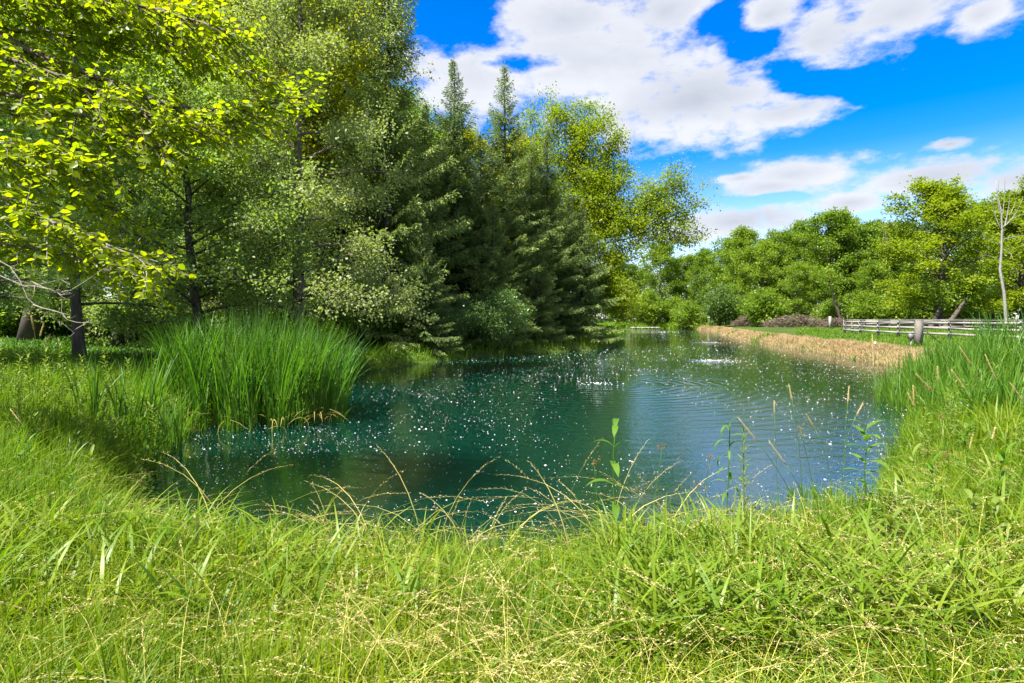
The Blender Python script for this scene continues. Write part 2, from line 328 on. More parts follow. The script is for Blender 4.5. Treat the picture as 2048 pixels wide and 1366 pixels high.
b = t.nodes.new('ShaderNodeBump'); b.inputs['Distance'].default_value = .08; lk(t, n2.outputs[0], b.inputs['Height']); lk(t, b.outputs[0], p.inputs['Normal'])
tag(obj('ground', mesh('ground', np.stack([GX.ravel(), GY.ravel(), GZ], 1), np.stack([ii, ii+1, ii+nx+1, ii+nx], 1), gm, smooth=True)), kind='structure')

# water: dyed teal pond, ripples spreading from the aerators
AMPZ = .0035
AER = [(2.87, 19.1), (10.5, 29.5), (17.6, 51.5), (24.5, 92)]
wm, t, p, out = newmat('pond_water')
p.inputs['Base Color'].default_value = (.001, .023, .0138, 1); p.inputs['Roughness'].default_value = .025; p.inputs['IOR'].default_value = 2.3; p.subsurface_method = 'BURLEY'; p.inputs['Subsurface Weight'].default_value = 1.0; p.inputs['Subsurface Radius'].default_value = (.4, 1.0, .9); p.inputs['Subsurface Scale'].default_value = 3.0
tcn = t.nodes.new('ShaderNodeTexCoord')
def wmth(op, a, b=None, c=None):
    n = t.nodes.new('ShaderNodeMath'); n.operation = op
    for i, v in enumerate((a, b, c)):
        if v is None: continue
        if isinstance(v, (int, float)): n.inputs[i].default_value = v
        else: lk(t, v, n.inputs[i])
    return n.outputs[0]
wn = t.nodes.new('ShaderNodeTexNoise'); wn.inputs['Scale'].default_value = 1.1; wn.inputs['Detail'].default_value = 3; lk(t, tcn.outputs['Object'], wn.inputs['Vector'])
wn2 = t.nodes.new('ShaderNodeTexNoise'); wn2.inputs['Scale'].default_value = 9; wn2.inputs['Detail'].default_value = 3; lk(t, tcn.outputs['Object'], wn2.inputs['Vector'])
wn3 = t.nodes.new('ShaderNodeTexNoise'); wn3.inputs['Scale'].default_value = .22; wn3.inputs['Detail'].default_value = 2; lk(t, tcn.outputs['Object'], wn3.inputs['Vector'])
wn4 = t.nodes.new('ShaderNodeTexNoise'); wn4.inputs['Scale'].default_value = 22; wn4.inputs['Detail'].default_value = 2; lk(t, tcn.outputs['Object'], wn4.inputs['Vector'])
hsum = wmth('ADD', wmth('MULTIPLY', wn.outputs[0], .014), wmth('MULTIPLY', wn4.outputs[0], .0009))
for i, (ax, ay) in enumerate(AER):
    vm = t.nodes.new('ShaderNodeVectorMath'); vm.operation = 'DISTANCE'; lk(t, tcn.outputs['Object'], vm.inputs[0]); vm.inputs[1].default_value = (ax, ay, 0)
    r_ = vm.outputs['Value']
    if i == 0: vz = t.nodes.new('ShaderNodeVectorMath'); vz.operation = 'DISTANCE'; lk(t, tcn.outputs['Object'], vz.inputs[0]); vz.inputs[1].default_value = (4.2, 12.5, 0); zone = vz.outputs['Value']
    ph = wmth('ADD', wmth('MULTIPLY', r_, 2*pi/(.42 if i == 0 else .6)), wmth('MULTIPLY', wn.outputs[0], 7.0))
    amp = wmth('MULTIPLY', wmth('POWER', 2.718, wmth('MULTIPLY', r_, -1/(6.5 if i == 0 else 4.0))), .0055 if i == 0 else .0045)
    amp = wmth('MULTIPLY', amp, wmth('MULTIPLY_ADD', wn3.outputs[0], 2.0, -.2))
    hsum = wmth('ADD', hsum, wmth('MULTIPLY', wmth('MULTIPLY_ADD', wn2.outputs[0], 1.1, wn4.outputs[0]), wmth('MULTIPLY', wmth('POWER', 2.718, wmth('MULTIPLY', wmth('MULTIPLY', zone, zone), -1/46.0)), AMPZ))) if i == 0 else hsum
    boil = wmth('MULTIPLY', wmth('POWER', 2.718, wmth('MULTIPLY', wmth('MULTIPLY', r_, r_), -1/1.1)), wmth('MULTIPLY', wn2.outputs[0], .05))
    hsum = wmth('ADD', hsum, wmth('ADD', wmth('MULTIPLY', wmth('SINE', ph), amp), boil))
bw = t.nodes.new('ShaderNodeBump'); bw.inputs['Strength'].default_value = 1.0; bw.inputs['Distance'].default_value = 1.0; lk(t, hsum, bw.inputs['Height']); lk(t, bw.outputs[0], p.inputs['Normal'])
mn, mxx = PO.min(0)-.6, PO.max(0)+.6
tag(obj('pond_water', mesh('pond_water', [(mn[0], mn[1], 0), (mxx[0], mn[1], 0), (mxx[0], mxx[1], 0), (mn[0], mxx[1], 0)], np.array([[0, 1, 2, 3]]), wm)), kind='structure')

# ------------------------------------------------------------------ tree builders
def wander(n, amt):
    a = np.cumsum(rng.normal(0, amt, (n, 2)), 0); a -= a[0]; return a
def bez(a, b, c, n): s = np.linspace(0, 1, n)[:, None]; return (1-s)**2*a + 2*s*(1-s)*b + s*s*c
def grow(mb, H, r0, cb, Rmax, prof, nl, elev, twig_len=.38, nsec=6, sub=3, droop=0.0, lean=(0, 0), wob=.12, split=None):
    trunk_mb = mb
    """trunk + limbs into mb; returns twig points and outward directions"""
    n = 12; tz = np.linspace(0, 1, n); tr = np.zeros((n, 3)); tr[:, 2] = tz*H*.97; wv = wander(n, wob); tr[:, :2] = wv + np.outer(tz**1.3, lean)
    mb.tube(tr, r0*(1-tz)**.8 + .02 + r0*.5*np.exp(-tz*28), 8)
    TP, TD = [], []
    for i in range(nl):
        s = (i + U(.0, .9))/nl; tt = cb + (0.97-cb)*s
        p0 = np.array([np.interp(tt, tz, tr[:, k]) for k in range(3)])
        a = i*2.399 + U(-.5, .5); Ln = Rmax*prof(s)*U(.75, 1.15)
        e = R(elev(s) + U(-10, 10))
        d = np.array([cos(a)*cos(e), sin(a)*cos(e), sin(e)])
        p2 = p0 + d*Ln + np.array([0, 0, -droop*Ln*.5]); p1 = p0 + d*Ln*.5 + np.array([0, 0, (.10-droop*.1)*Ln])
        Q = bez(p0, p1, p2, 6); rb = max(r0*.42*(1-tt)**.7*min(1, Ln/3+.4), .014)
        if split is not None: mb = MB(); split.append(mb)
        mb.tube(Q, np.linspace(rb, .010, 6), 5)
        for j in range(nsec):
            u = U(.22, 1.0); q0 = Q[0]*(1-u)**2 + 2*u*(1-u)*p1 + u*u*p2
            dd = nrm(d*U(.3, 1.0) + rng.normal(0, .55, 3) + np.array([0, 0, .15-droop*.6])); l2 = Ln*twig_len*U(.5, 1.2)*(1.15-.5*u) + .15
            q2 = q0 + dd*l2
            mb.tube([q0, (q0+q2)/2 + rng.normal(0, .04*l2, 3), q2], [max(rb*.35, .009), .008, .005], 3, cap=False)
            for k in range(sub):
                v = U(.3, 1.0); TP.append(q0 + (q2-q0)*v + rng.normal(0, .10*l2, 3)); TD.append(dd)
        TP.append(p2); TD.append(d)
    TP.append(tr[-1] + [0, 0, H*.02]); TD.append(np.array([0, 0, 1.]))
    return np.array(TP), np.array(TD)
def foliage(TP, TD, n, sig, L0, asp, mat, name, tpl='diamond', upb=.7, flat=.65, outb=.5, sunk=None):
    idx = rng.integers(0, len(TP), n); dens = rng.random(len(TP))**.6
    idx = idx[rng.random(n) < dens[idx]*.75+.25]; n = len(idx)
    off = rng.normal(0, 1, (n, 3))*np.array([sig, sig, sig*flat])
    P = TP[idx] + off
    D = nrm(TD[idx]*outb + rng.normal(0, .7, (n, 3)) + np.array([0, 0, -.15])); Nn = nrm(np.array([0, 0, upb]) + rng.normal(0, .5, (n, 3)))
    l = L0*U(.65, 1.3, n)
    cl = rng.random(len(TP))
    V, Fc, r = leaves(P, D, Nn, l, l*asp, tpl, rnd=np.clip(rng.random(n)*.65 + cl[idx]*.35, 0, 1))
    return mesh(name, V, Fc, mat, r)
def tree(name, label, meshes, loc, rz=0, scale=1, group=None, cat='tree', parts=('trunk', 'crown')):
    x, y = loc[0], loc[1]; z = loc[2] if len(loc) > 2 else float(ground([x], [y])[0]) - .05
    o = thing(name, label, cat, (x, y, z), rz, group, scale)
    for nme, me in zip(parts, meshes): obj(nme, me, o)
    return o
rounded = lambda s: .45 + .75*math.sin(pi*min(1, s*.85+.18))**1.0 if s < .95 else .35
def broadleaf(H, Rm, nleaf, L0, mat, bark=M_bark, cb=.22, nl=34, sig=.45, r0=None, elev=None, prof=None, **kw):
    mb = MB(); r0 = r0 or H*.018
    TP, TD = grow(mb, H, r0, cb, Rm, prof or (lambda s: .35+.75*math.sin(pi*(s*.80+.15))), nl, elev or (lambda s: 12+55*s), **kw)
    return mb.build('trunk', bark), foliage(TP, TD, nleaf, sig, L0, .62, mat, 'crown')
def spruce(H, Rm, dens=1.1, L0=.20, low=.03, droopy=.55):
    mb = MB(); n = 10; tz = np.linspace(0, 1, n); tr = np.zeros((n, 3)); tr[:, 2] = tz*H; tr[:, :2] = wander(n, .035)
    mb.tube(tr, H*.013*(1-tz)**.9 + .012, 7)
    PP, DD, SZ, CLR = [], [], [], []
    t = low
    while t < .985:
        Lr = Rm*((1-t)**.95) + .06; nb = 8 if t < .8 else 6
        gap = U(.75, 1.1)
        for k in range(nb):
            a = U(0, 2*pi); Ln = Lr*U(.55, 1.2)*gap; e = R(-16 + 62*t**1.6 + U(-9, 9)); sz = .62 + .38*min(1, Lr/1.2)
            h = np.array([cos(a), sin(a), 0]); p0 = np.array([np.interp(t, tz, tr[:, j]) for j in range(3)])
            p1 = p0 + h*Ln*.55*cos(e) + [0, 0, Ln*.55*sin(e)]; p2 = p0 + h*Ln*cos(e) + [0, 0, Ln*sin(e) + .16*Ln]
            Q = bez(p0, p1, p2, 5); mb.tube(Q, np.linspace(.012+.008*Ln, .006, 5), 3, cap=False)
            m = max(3, int(Ln/.14*dens)); us = np.linspace(.12, 1, m)
            side = np.array([-h[1], h[0], 0])
            for u in us:
                q = p0*(1-u)**2 + 2*u*(1-u)*p1 + u*u*p2
                for sg in (-1, 1):
                    bl = min(.85, .24*Ln+.10)*U(.55, 1.2)*(1.15-.85*u); bd = nrm(h*.85 + side*sg*U(.45, 1.0) + np.array([0, 0, -droopy*U(.2, 1.5)*(1-u*.7)]))
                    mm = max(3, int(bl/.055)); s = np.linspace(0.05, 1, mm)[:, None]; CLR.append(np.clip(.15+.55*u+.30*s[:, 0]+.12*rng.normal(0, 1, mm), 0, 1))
                    PP.append(q + bd*bl*s + np.array([0, 0, -.16])*s*s*droopy); DD.append(np.repeat(bd[None], mm, 0) + np.array([0, 0, -.25*droopy])*s); SZ.append(np.full(mm, sz))
            PP.append(p2[None]); DD.append(h[None]*1.0 + [[0, 0, .35]]); SZ.append(np.array([1.2*sz])); CLR.append(np.array([1.]))
        t += (.33 + .012*H*(1-t))/H*(1.0 if t < .85 else .8)
    for k in range(7): PP.append(tr[-1:] - [[0, 0, .12*k]]); DD.append(np.array([[U(-.3, .3), U(-.3, .3), 1.]])); SZ.append(np.array([1.3])); CLR.append(np.array([.6]))
    P = np.concatenate(PP); D = np.concatenate(DD); S = np.concatenate(SZ); n = len(P)
    P = P + rng.normal(0, .02, (n, 3)); D = nrm(D + rng.normal(0, .30, (n, 3)))
    Nn = nrm(np.array([0, 0, .5]) + rng.normal(0, .7, (n, 3))); l = L0*U(.7, 1.35, n)*S
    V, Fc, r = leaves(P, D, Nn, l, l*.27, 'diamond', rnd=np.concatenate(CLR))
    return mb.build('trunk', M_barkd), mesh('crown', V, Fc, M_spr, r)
def pine(H, Rm, ntuft_l=16):
    mb = MB(); TP, TD = grow(mb, H, .125, .16, Rm, lambda s: 1.0-.75*s, 40, lambda s: 2+35*s, nsec=9, sub=4, droop=.05, twig_len=.34, wob=.035)
    nt_ = len(TP); rep = 44
    P = np.repeat(TP, rep, 0) + rng.normal(0, .06, (nt_*rep, 3)); D = nrm(np.repeat(TD, rep, 0)*.6 + rng.normal(0, .75, (nt_*rep, 3)) + [0, 0, .25])
    Nn = rng.normal(0, 1, (nt_*rep, 3)); l = U(.12, .21, nt_*rep)
    V, Fc, r = leaves(P, D, Nn, l, .011, 'tri', rnd=np.repeat(rng.random(nt_), rep)*.6 + rng.random(nt_*rep)*.4)
    return mb.build('trunk', M_barkd), mesh('crown', V, Fc, M_pine, r)
def shrub(H, Rm, nleaf, L0, mat, sig=.22, nstem=16, spread=.9):
    mb = MB(); TP, TD = [], []
    for i in range(nstem):
        a = i*2.399; rr = U(.2, 1)*Rm*spread; top = np.array([cos(a)*rr, sin(a)*rr, H*U(.55, 1.0)*(1-.45*(rr/Rm)**2)])
        Q = bez(np.array([cos(a)*.12, sin(a)*.12, -.05]), np.array([top[0]*.25, top[1]*.25, top[2]*.75]), top, 5); mb.tube(Q, np.linspace(.02+.006*H, .006, 5), 4)
        for u in np.linspace(.2, 1, 9):
            q = Q[0]*(1-u)**2 + 2*u*(1-u)*Q[2] + u*u*Q[4]
            for _ in range(3): d = nrm(rng.normal(0, 1, 3) + [0, 0, .2]); TP.append(q + d*U(.05, .38)*Rm*.6); TD.append(d)
    TP = np.array(TP); TP[:, 2] = np.maximum(TP[:, 2], .08)
    return mb.build('stems', M_barkd), foliage(TP, np.array(TD), nleaf, sig, L0, .62, mat, 'crown')

# ------------------------------------------------------------------ trees
def G(x, y): return float(ground([x], [y])[0])
# --- tall spruces on the left bank
spA = spruce(20.5, 5.3); spB = spruce(19.0, 5.3); spC = spruce(12.0, 3.9, L0=.19, low=.02)
spruces = [
 (spA, 772, 32, (.95, .95, 1.28), 0.4, 'tallest dark spruce beside the trunk of the spreading alder'),
 (spB, 908, 38, 1.00, 1.9, 'pointed dark spruce rising behind the shore shrub'),
 (spA, 1014, 39.5, .945, 3.3, 'slender pointed spruce with yellow-green maple crown showing on both sides'),
 (spB, 1095, 42.5, .83, 5.0, 'shorter bluish spruce leaning against the yellow-green maple'),
 (spC, 1165, 43.5, .90, 0.9, 'low broad spruce at the tip of the wooded bank above the water'),
 (spC, 845, 30.5, .62, 2.2, 'small bright spruce with sunlit bough tips above the shaded shore'),
 (spC, 985, 36.5, .78, 4.1, 'middling spruce with layered boughs directly above the leafy shore shrub'),
 (spB, 962, 38.5, .74, 2.9, 'mid-height spruce filling the notch between the two pointed spruces'),
 (spA, 1060, 42, .72, 1.4, 'mid-height spruce between the slender spruce and the bluish one'),
 (spB, 850, 36, .80, 5.6, 'spruce standing between the tallest spruce and the first pointed one'),
 (spA, 1135, 45.5, .58, .2, 'low spruce in front of the yellow-green maple trunk'),
 (spC, 1075, 39.5, .62, 3.7, 'small spruce with boughs sweeping to the grassy shore'),
 (spB, 690, 41, 1.0, .6, 'spruce half hidden behind the spreading alder crown'),
]
for me, px, Y, s, rz, lab in spruces:
    tree('spruce_tree', lab, me, (px2x(px, Y), Y), rz, s, 'spruces on the left bank')

# --- alder in front, crown hung in layers
ALD = []; mb = MB(); TPa, TDa = grow(mb, 16.0, .21, .10, 4.5, lambda s: 1.02-.62*s, 42, lambda s: 2+38*s, nsec=9, sub=4, twig_len=.36, wob=.06, split=ALD)
alder = (mb.build('trunk', M_bark), foliage(TPa, TDa, 76000, .27, .105, .72, M_alder, 'crown', tpl='diamond', flat=.6))
al = tree('alder_tree', 'slim brown-trunked alder with layered silvery green leaves behind the cattails', alder, (px2x(597, 21), 21), 0.3)
for m_ in ALD: obj('limb', m_.build('limb', M_bark), [c for c in al.children if c.name.startswith('trunk')][0])

# --- understorey trees and the wood behind them
und = broadleaf(9.5, 3.6, 70000, .12, M_dog, M_barkd, cb=.12, nl=40, sig=.30, nsec=8, sub=4, elev=lambda s: 5+40*s)
tree('understorey_tree', 'low tree with glossy pale-edged leaves between alder and pine', und, (px2x(400, 19.5), 19.5), 1.0, .95, 'understorey trees')
tree('understorey_tree', 'dark low tree filling the gap behind the pine trunk', und, (px2x(235, 25), 25), 2.7, 1.05, 'understorey trees')
tree('understorey_tree', 'low leafy tree in shade against the alder trunk', und, (px2x(520, 26), 26), 4.4, .9, 'understorey trees')
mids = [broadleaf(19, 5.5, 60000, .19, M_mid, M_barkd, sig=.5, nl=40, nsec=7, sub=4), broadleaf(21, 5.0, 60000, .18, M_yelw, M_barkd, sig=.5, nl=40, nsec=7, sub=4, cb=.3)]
wood = [(0, 60, 27, 1.0), (0, -250, 30, 1.1), (0, 190, 33, 1.05), (1, 330, 33, 1.15), (0, 420, 37, 1.1), (1, 500, 31, 1.12), (1, 610, 36, 1.18), (0, 560, 44, 1.0), (0, 700, 46, 1.1), (1, 660, 52, 1.2),
        (0, 800, 48, .95), (0, 100, 45, 1.15), (0, 270, 47, 1.1), (0, -60, 38, 1.0), (0, 860, 54, .9), (1, 940, 52, .86), (1, 1040, 53, .84), (0, -420, 40, 1.1), (0, 480, 56, 1.1), (0, -180, 50, 1.1), (0, 330, 60, 1.1)]
BACK = []
labs = {0: 'dark green broadleaf tree in the wood behind the left bank', 1: 'tall yellow-green broadleaf tree lit from above behind the alder and spruces'}
for i, (k, px, Y, s) in enumerate(wood):
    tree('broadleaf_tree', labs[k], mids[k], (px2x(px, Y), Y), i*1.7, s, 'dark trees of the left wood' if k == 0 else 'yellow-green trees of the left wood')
for i, (px, Y, s_) in enumerate([(-300, 66, 1.0), (-60, 70, 1.0), (130, 64, .95), (300, 72, 1.0), (470, 70, 1.0), (620, 68, .95), (760, 66, .9), (880, 70, .9), (990, 66, .85), (1090, 64, .75), (1150, 74, .8)]): BACK.append((px, Y, s_))
tree('broadleaf_tree', 'dark tree beyond the picture edge that shades the left lawn', mids[0], (-20, 11), .7, .95)
us = shrub(2.6, 2.4, 16000, .15, M_mid, sig=.34)
for i, (px, Y, s) in enumerate([(20, 31, 1), (120, 36, 1.1), (230, 34, 1), (330, 31, 1.0), (430, 33, 1.1), (520, 30, .9), (600, 29, 1.0), (680, 29.5, .9), (760, 31, .8), (-120, 33, 1.1), (390, 26, .6), (640, 25.5, .55), (830, 33, .8)]):
    tree('forest_shrub', 'dark shrub in the shade under the trees of the left wood', us, (px2x(px, Y), Y), i*2.1, s, 'shrubs under the left wood', 'shrub', ('stems', 'crown'))
# bare trunks in the shade
for px, Y, r, lab in [(262, 27, .22, 'straight dark trunk standing in the shaded lawn under the wood'), (188, 29, .20, 'thin dark trunk just behind the pine trunk'), (322, 30, .18, 'dark slender trunk in deepest shade behind the cattails'), (455, 27.5, .16, 'thin shaded trunk between alder and dark trunk')]:
    mb = MB(); z = np.linspace(0, 9, 8); q = np.stack([wander(8, .07)[:, 0], wander(8, .07)[:, 1], z], 1); mb.tube(q, r*(1-.06*z) + .1*np.exp(-z*3), 8)
    mb.tube(bez(q[4], q[4]+[.8, .1, .8], q[4]+[1.8, .2, 1.2], 5), np.linspace(.06, .02, 5), 5); mb.tube(bez(q[5], q[5]+[-.8, -.1, .8], q[5]+[-1.6, -.3, 1.4], 5), np.linspace(.06, .02, 5), 5)
    x = px2x(px, Y); c = foliage(q[4:] + [0, 0, .6], np.tile([[0, 0, 1.]], (4, 1)), 3000, .8, .16, .6, M_mid, 'crown')
    tree('shaded_tree', lab, (mb.build('trunk', M_barkd), c), (x, Y), 0, 1, 'shaded trunks')
# --- white pine on the left
pn = pine(11.0, 3.5)
tree('pine_tree', 'soft long-needled white pine with brown trunk at the left', pn, (px2x(160, 16.5), 16.5), .8)
tree('pine_tree', 'smaller white pine with feathery boughs close behind the overhanging leaves', pn, (px2x(-70, 12.2), 12.2), 3.0, .78)

# --- yellow-green maple reaching out past the spruces
def limbs_tree(base, trunk_pts, limb_list, r0, nleaf, sig, L0, mat, bark, nsec=9, sub=4, sl=1.6, droop=.0):
    mb = MB(); b = np.array(base); T = np.array(trunk_pts) - b; tt = np.linspace(0, 1, len(T)); mb.tube(T, r0*(1-tt*.7), 8)
    TP, TD = [], []
    for pts, rl in limb_list:
        Q = np.array(pts) - b; s = np.linspace(0, 1, len(Q)); sn = np.linspace(0, 1, 9)
        Q = np.stack([np.interp(sn, s, Q[:, k]) for k in range(3)], 1); Q[1:-1] = .25*Q[:-2] + .5*Q[1:-1] + .25*Q[2:]
        mb.tube(Q, np.linspace(rl, .015, 9), 6)
        for j in range(nsec*2):
            u = U(.12, 1); q = np.array([np.interp(u, sn, Q[:, k]) for k in range(3)]); d0 = nrm(Q[-1]-Q[0])
            d = nrm(d0*U(.2, .9) + rng.normal(0, .6, 3) + [0, 0, .12-droop]); l = sl*U(.45, 1.1)
            mb.tube([q, q+d*l*.5+rng.normal(0, .05, 3), q+d*l], [rl*.22+.006, .012, .005], 3, cap=False)
            for k in range(sub): TP.append(q + d*l*U(.3, 1.05) + rng.normal(0, .12, 3)); TD.append(d)
    return mb.build('trunk', bark), foliage(np.array(TP), np.array(TD), nleaf, sig, L0, .7, mat, 'crown')
bx, by = px2x(1135, 48), 48.0; bz = G(bx, by)
top = at(1140, 430, 48)
LM = [([top, at(1125, 330, 48), at(1110, 225, 47.5)], .10), ([top, at(1160, 300, 48), at(1165, 235, 48)], .09), ([top, at(1190, 350, 47.5), at(1230, 285, 47)], .10),
      ([top, at(1200, 410, 47), at(1235, 345, 46)], .09), ([at(1140, 480, 48), at(1240, 455, 46), at(1310, 430, 45), at(1378, 400, 44)], .11), ([at(1140, 500, 48), at(1250, 480, 46), at(1330, 455, 45), at(1365, 470, 44.5)], .08),
      ([at(1140, 520, 48), at(1190, 470, 47), at(1235, 440, 46)], .08), ([at(1140, 560, 48), at(1190, 545, 46.5), at(1225, 510, 46)], .10), ([top, at(1080, 360, 49), at(1060, 230, 49)], .09), ([at(1140, 600, 48), at(1200, 585, 46), at(1255, 590, 45)], .09),
      ([at(1240, 455, 46), at(1290, 410, 45), at(1350, 365, 44.3)], .06), ([at(1160, 400, 48), at(1215, 430, 47), at(1275, 420, 46)], .07), ([at(1150, 450, 48), at(1190, 400, 47), at(1200, 330, 47)], .08), ([at(1150, 380, 48), at(1140, 300, 47.5), at(1195, 260, 47.5)], .07), ([at(1140, 590, 48), at(1200, 575, 46.5), at(1240, 620, 46)], .06)]
tree('maple_tree', 'bright yellow-green maple reaching past the spruces over the pond', limbs_tree((bx, by, bz), [(bx, by, bz-.1), at(1137, 560, 48), top], LM, .22, 130000, .40, .165, M_yel, M_barkd, nsec=20, sub=6, sl=2.5, droop=.1), (bx, by, bz))

# --- shrubs along the left shore
sh = shrub(3.7, 2.9, 42000, .105, M_shrub, sig=.26, nstem=22)
tree('shore_shrub', 'rounded bluish green leafy shrub hanging over the left shore', sh, (px2x(985, 34.2), 34.2), 0, 1.0, None, 'shrub', ('stems', 'crown'))
tree('shore_shrub', 'smaller leafy shrub at the foot of the spruces beside the rounded shore shrub', sh, (px2x(895, 32.3), 32.3), 2.0, .72, None, 'shrub', ('stems', 'crown'))
tree('shore_shrub', 'low bush at the grassy tip of the wooded bank', sh, (px2x(1150, 43), 43), 4.0, .66, None, 'shrub', ('stems', 'crown'))

# --- the tree line across the pond
fars = [broadleaf(19, 6.0, 30000, .36, M_far, M_bark, sig=.50, nl=36, nsec=7, sub=4, cb=.16), broadleaf(21, 5.0, 28000, .36, M_far, M_bark, sig=.48, nl=36, nsec=7, sub=4, cb=.14),
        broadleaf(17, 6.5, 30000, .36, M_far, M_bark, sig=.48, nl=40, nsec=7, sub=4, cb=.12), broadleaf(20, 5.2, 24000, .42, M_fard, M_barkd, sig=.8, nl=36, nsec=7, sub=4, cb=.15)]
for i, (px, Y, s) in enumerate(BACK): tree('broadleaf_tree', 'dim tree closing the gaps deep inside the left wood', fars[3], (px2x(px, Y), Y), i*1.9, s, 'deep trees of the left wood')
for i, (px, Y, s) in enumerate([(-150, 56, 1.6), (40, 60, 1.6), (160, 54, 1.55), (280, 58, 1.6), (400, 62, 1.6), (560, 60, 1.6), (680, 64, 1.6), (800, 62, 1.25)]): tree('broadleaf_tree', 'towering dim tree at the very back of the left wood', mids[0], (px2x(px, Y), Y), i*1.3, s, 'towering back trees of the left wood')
fl = [(3, 1232, 150, .86), (3, 1262, 158, .78), (0, 1318, 146, 1.02), (2, 1290, 165, .8), (0, 1370, 150, .88), (3, 1412, 162, .98), (1, 1408, 140, .84), (0, 1455, 128, .95), (1, 1487, 118, .92), (2, 1520, 112, .90), (0, 1560, 113, .92),
      (1, 1600, 118, .97), (0, 1655, 106, 1.03), (1, 1690, 112, .98), (2, 1735, 108, 1.05), (3, 1765, 120, 1.0), (0, 1790, 102, .85), (3, 1545, 140, 1.0), (3, 1630, 142, 1.05), (3, 1700, 138, 1.1), (3, 1480, 150, 1.0), (3, 1350, 172, .9),
      (3, 1810, 128, 1.1), (3, 1880, 122, 1.2), (3, 1960, 118, 1.2), (0, 2060, 100, 1.1), (0, 2150, 92, 1.1), (3, 2260, 105, 1.1), (2, 1590, 102, .62), (2, 1745, 96, .6)]
fgr = {0: 'rounded green tree in the tree line beyond the pond', 1: 'tall light green tree in the tree line beyond the pond', 2: 'broad low-branched green tree in the tree line beyond the pond', 3: 'darker tree in the back of the tree line beyond the pond'}
own = {1318: 'dome-topped tree standing above the far end of the pond', 1370: 'low rounded tree between the dome-topped tree and the dark evergreen bush', 1455: 'rounded tree rising right behind the dark evergreen bush',
       1487: 'tall light green tree above the reddish brush heap', 1520: 'broad tree behind the tall leafy bush next to the brush pile', 1560: 'rounded tree above the pond end of the long brush heap', 1600: 'tall light green tree above the middle of the long brush heap',
       1655: 'tallest rounded tree of the far tree line, above the lone post', 1690: 'tall light green tree behind the fence corner', 1735: 'broad tree behind the back fence beside the lime-green tree', 1790: 'low rounded tree under the leafless brown twigs',
       1590: 'small broad tree just behind the long brush heap', 1745: 'small broad tree just behind the back fence', 1408: 'tall light green tree between two darker trees at the far shore', 2060: 'green tree half hidden by the second lime-green crown'}
for i, (k, px, Y, s) in enumerate(fl):
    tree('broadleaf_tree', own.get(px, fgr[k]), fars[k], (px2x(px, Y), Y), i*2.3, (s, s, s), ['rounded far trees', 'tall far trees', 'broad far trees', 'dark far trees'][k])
brt = broadleaf(18, 6.4, 46000, .30, M_yel, M_barkd, sig=.42, nl=44, nsec=8, sub=4, cb=.10, r0=.42)
tree('broadleaf_tree', 'big bright lime-green tree behind the right end of the fence', brt, (px2x(1878, 78), 78), .5, (1.25, 1.25, 1.02))
tree('broadleaf_tree', 'lime-green tree crowding behind the bare dead tree', brt, (px2x(2045, 84), 84), 2.6, (1.25, 1.25, 1.05))
# leaning dark trunks in front of the right tree
for px, Y, q, lab in [(1690, 92, [(0, 0, 0), (-1.6, 0, 3.2), (-2.6, 0, 8.5)], 'thin trunk bending left at the edge of the tree line'), (1885, 74, [(0, 0, 0), (2.2, 0, 2.4), (5.2, .4, 7)], 'dark trunk slanting right under the lime-green tree'), (1858, 75, [(0, 0, 0), (1.2, 0, 2.0), (2.2, .4, 5)], 'short dark trunk slanting right beside the longer slanting trunk')]:
    mb = MB(); Q = bez(*[np.array(a, float) for a in q], 8); mb.tube(Q, np.linspace(.36, .12, 8), 7); tp = np.concatenate([Q[5:], Q[5:]+[.8, 0, .6], Q[5:]+[-.7, .2, .9]])
    tree('leaning_tree', lab, (mb.build('trunk', M_barkd), foliage(tp, np.tile([[0, 0, 1.]], (len(tp), 1)), 1500, .8, .35, .6, M_far, 'crown')), (px2x(px, Y), Y))
# bare dead tree
mb = MB(); n = 10; Y = 58; pts = np.array([at(2012, 640, Y), at(2008, 585, Y), at(2000, 540, Y), at(2003, 500, Y), at(2004, 455, Y), at(2002, 420, Y), at(1994, 385, Y), at(1992, 362, Y)]); base = np.array([pts[0][0], Y, G(pts[0][0], Y)])
pts = np.concatenate([[base], pts]); mb.tube(pts-base, np.linspace(.17, .025, len(pts)), 8)
for a, b_, c, r in [((2004, 470), (2018, 430), (2022, 365), .07), ((2004, 455), (2030, 440), (2046, 395), .06), ((2004, 480), (2030, 470), (2060, 470), .04), ((2003, 460), (1985, 430), (1982, 380), .05), ((2002, 490), (1975, 480), (1962, 462), .03), ((2004, 440), (2010, 400), (2010, 345), .04), ((2008, 500), (2022, 500), (2026, 520), .03),
                    ((2014, 445), (2040, 425), (2056, 430), .03), ((2001, 430), (1990, 400), (2000, 350), .03), ((2018, 430), (2034, 410), (2034, 375), .03), ((2002, 520), (1970, 510), (1950, 500), .025)]:
    mb.tube(bez(at(*a, Y)-base, at(*b_, Y+.6)-base, at(*c, Y-.4)-base, 6), np.linspace(r, .012, 6), 5)
dt = thing('dead_tree', 'bare grey dead tree with forked leafless branches behind the fence', 'tree', base); obj('trunk', mb.build('trunk', M_barkg), dt)
mb = MB()
for k in range(9): a = U(-.6, .6); mb.tube(bez(np.zeros(3)+[0, 0, 9], np.array([a, .2, 12]), np.array([a*3+U(-.4, .4), U(-.5, .5), U(15, 19)]), 5), np.linspace(.08, .02, 5), 4)
mb.tube([(0, 0, 0), (.1, 0, 5), (0, 0, 9.4)], [.25, .2, .12], 6)
dt = thing('dead_tree', 'leafless brown twigs poking above the far tree line', 'tree', (px2x(1778, 100), 100, G(px2x(1778, 100), 100))); obj('trunk', mb.build('trunk', M_brush), dt)
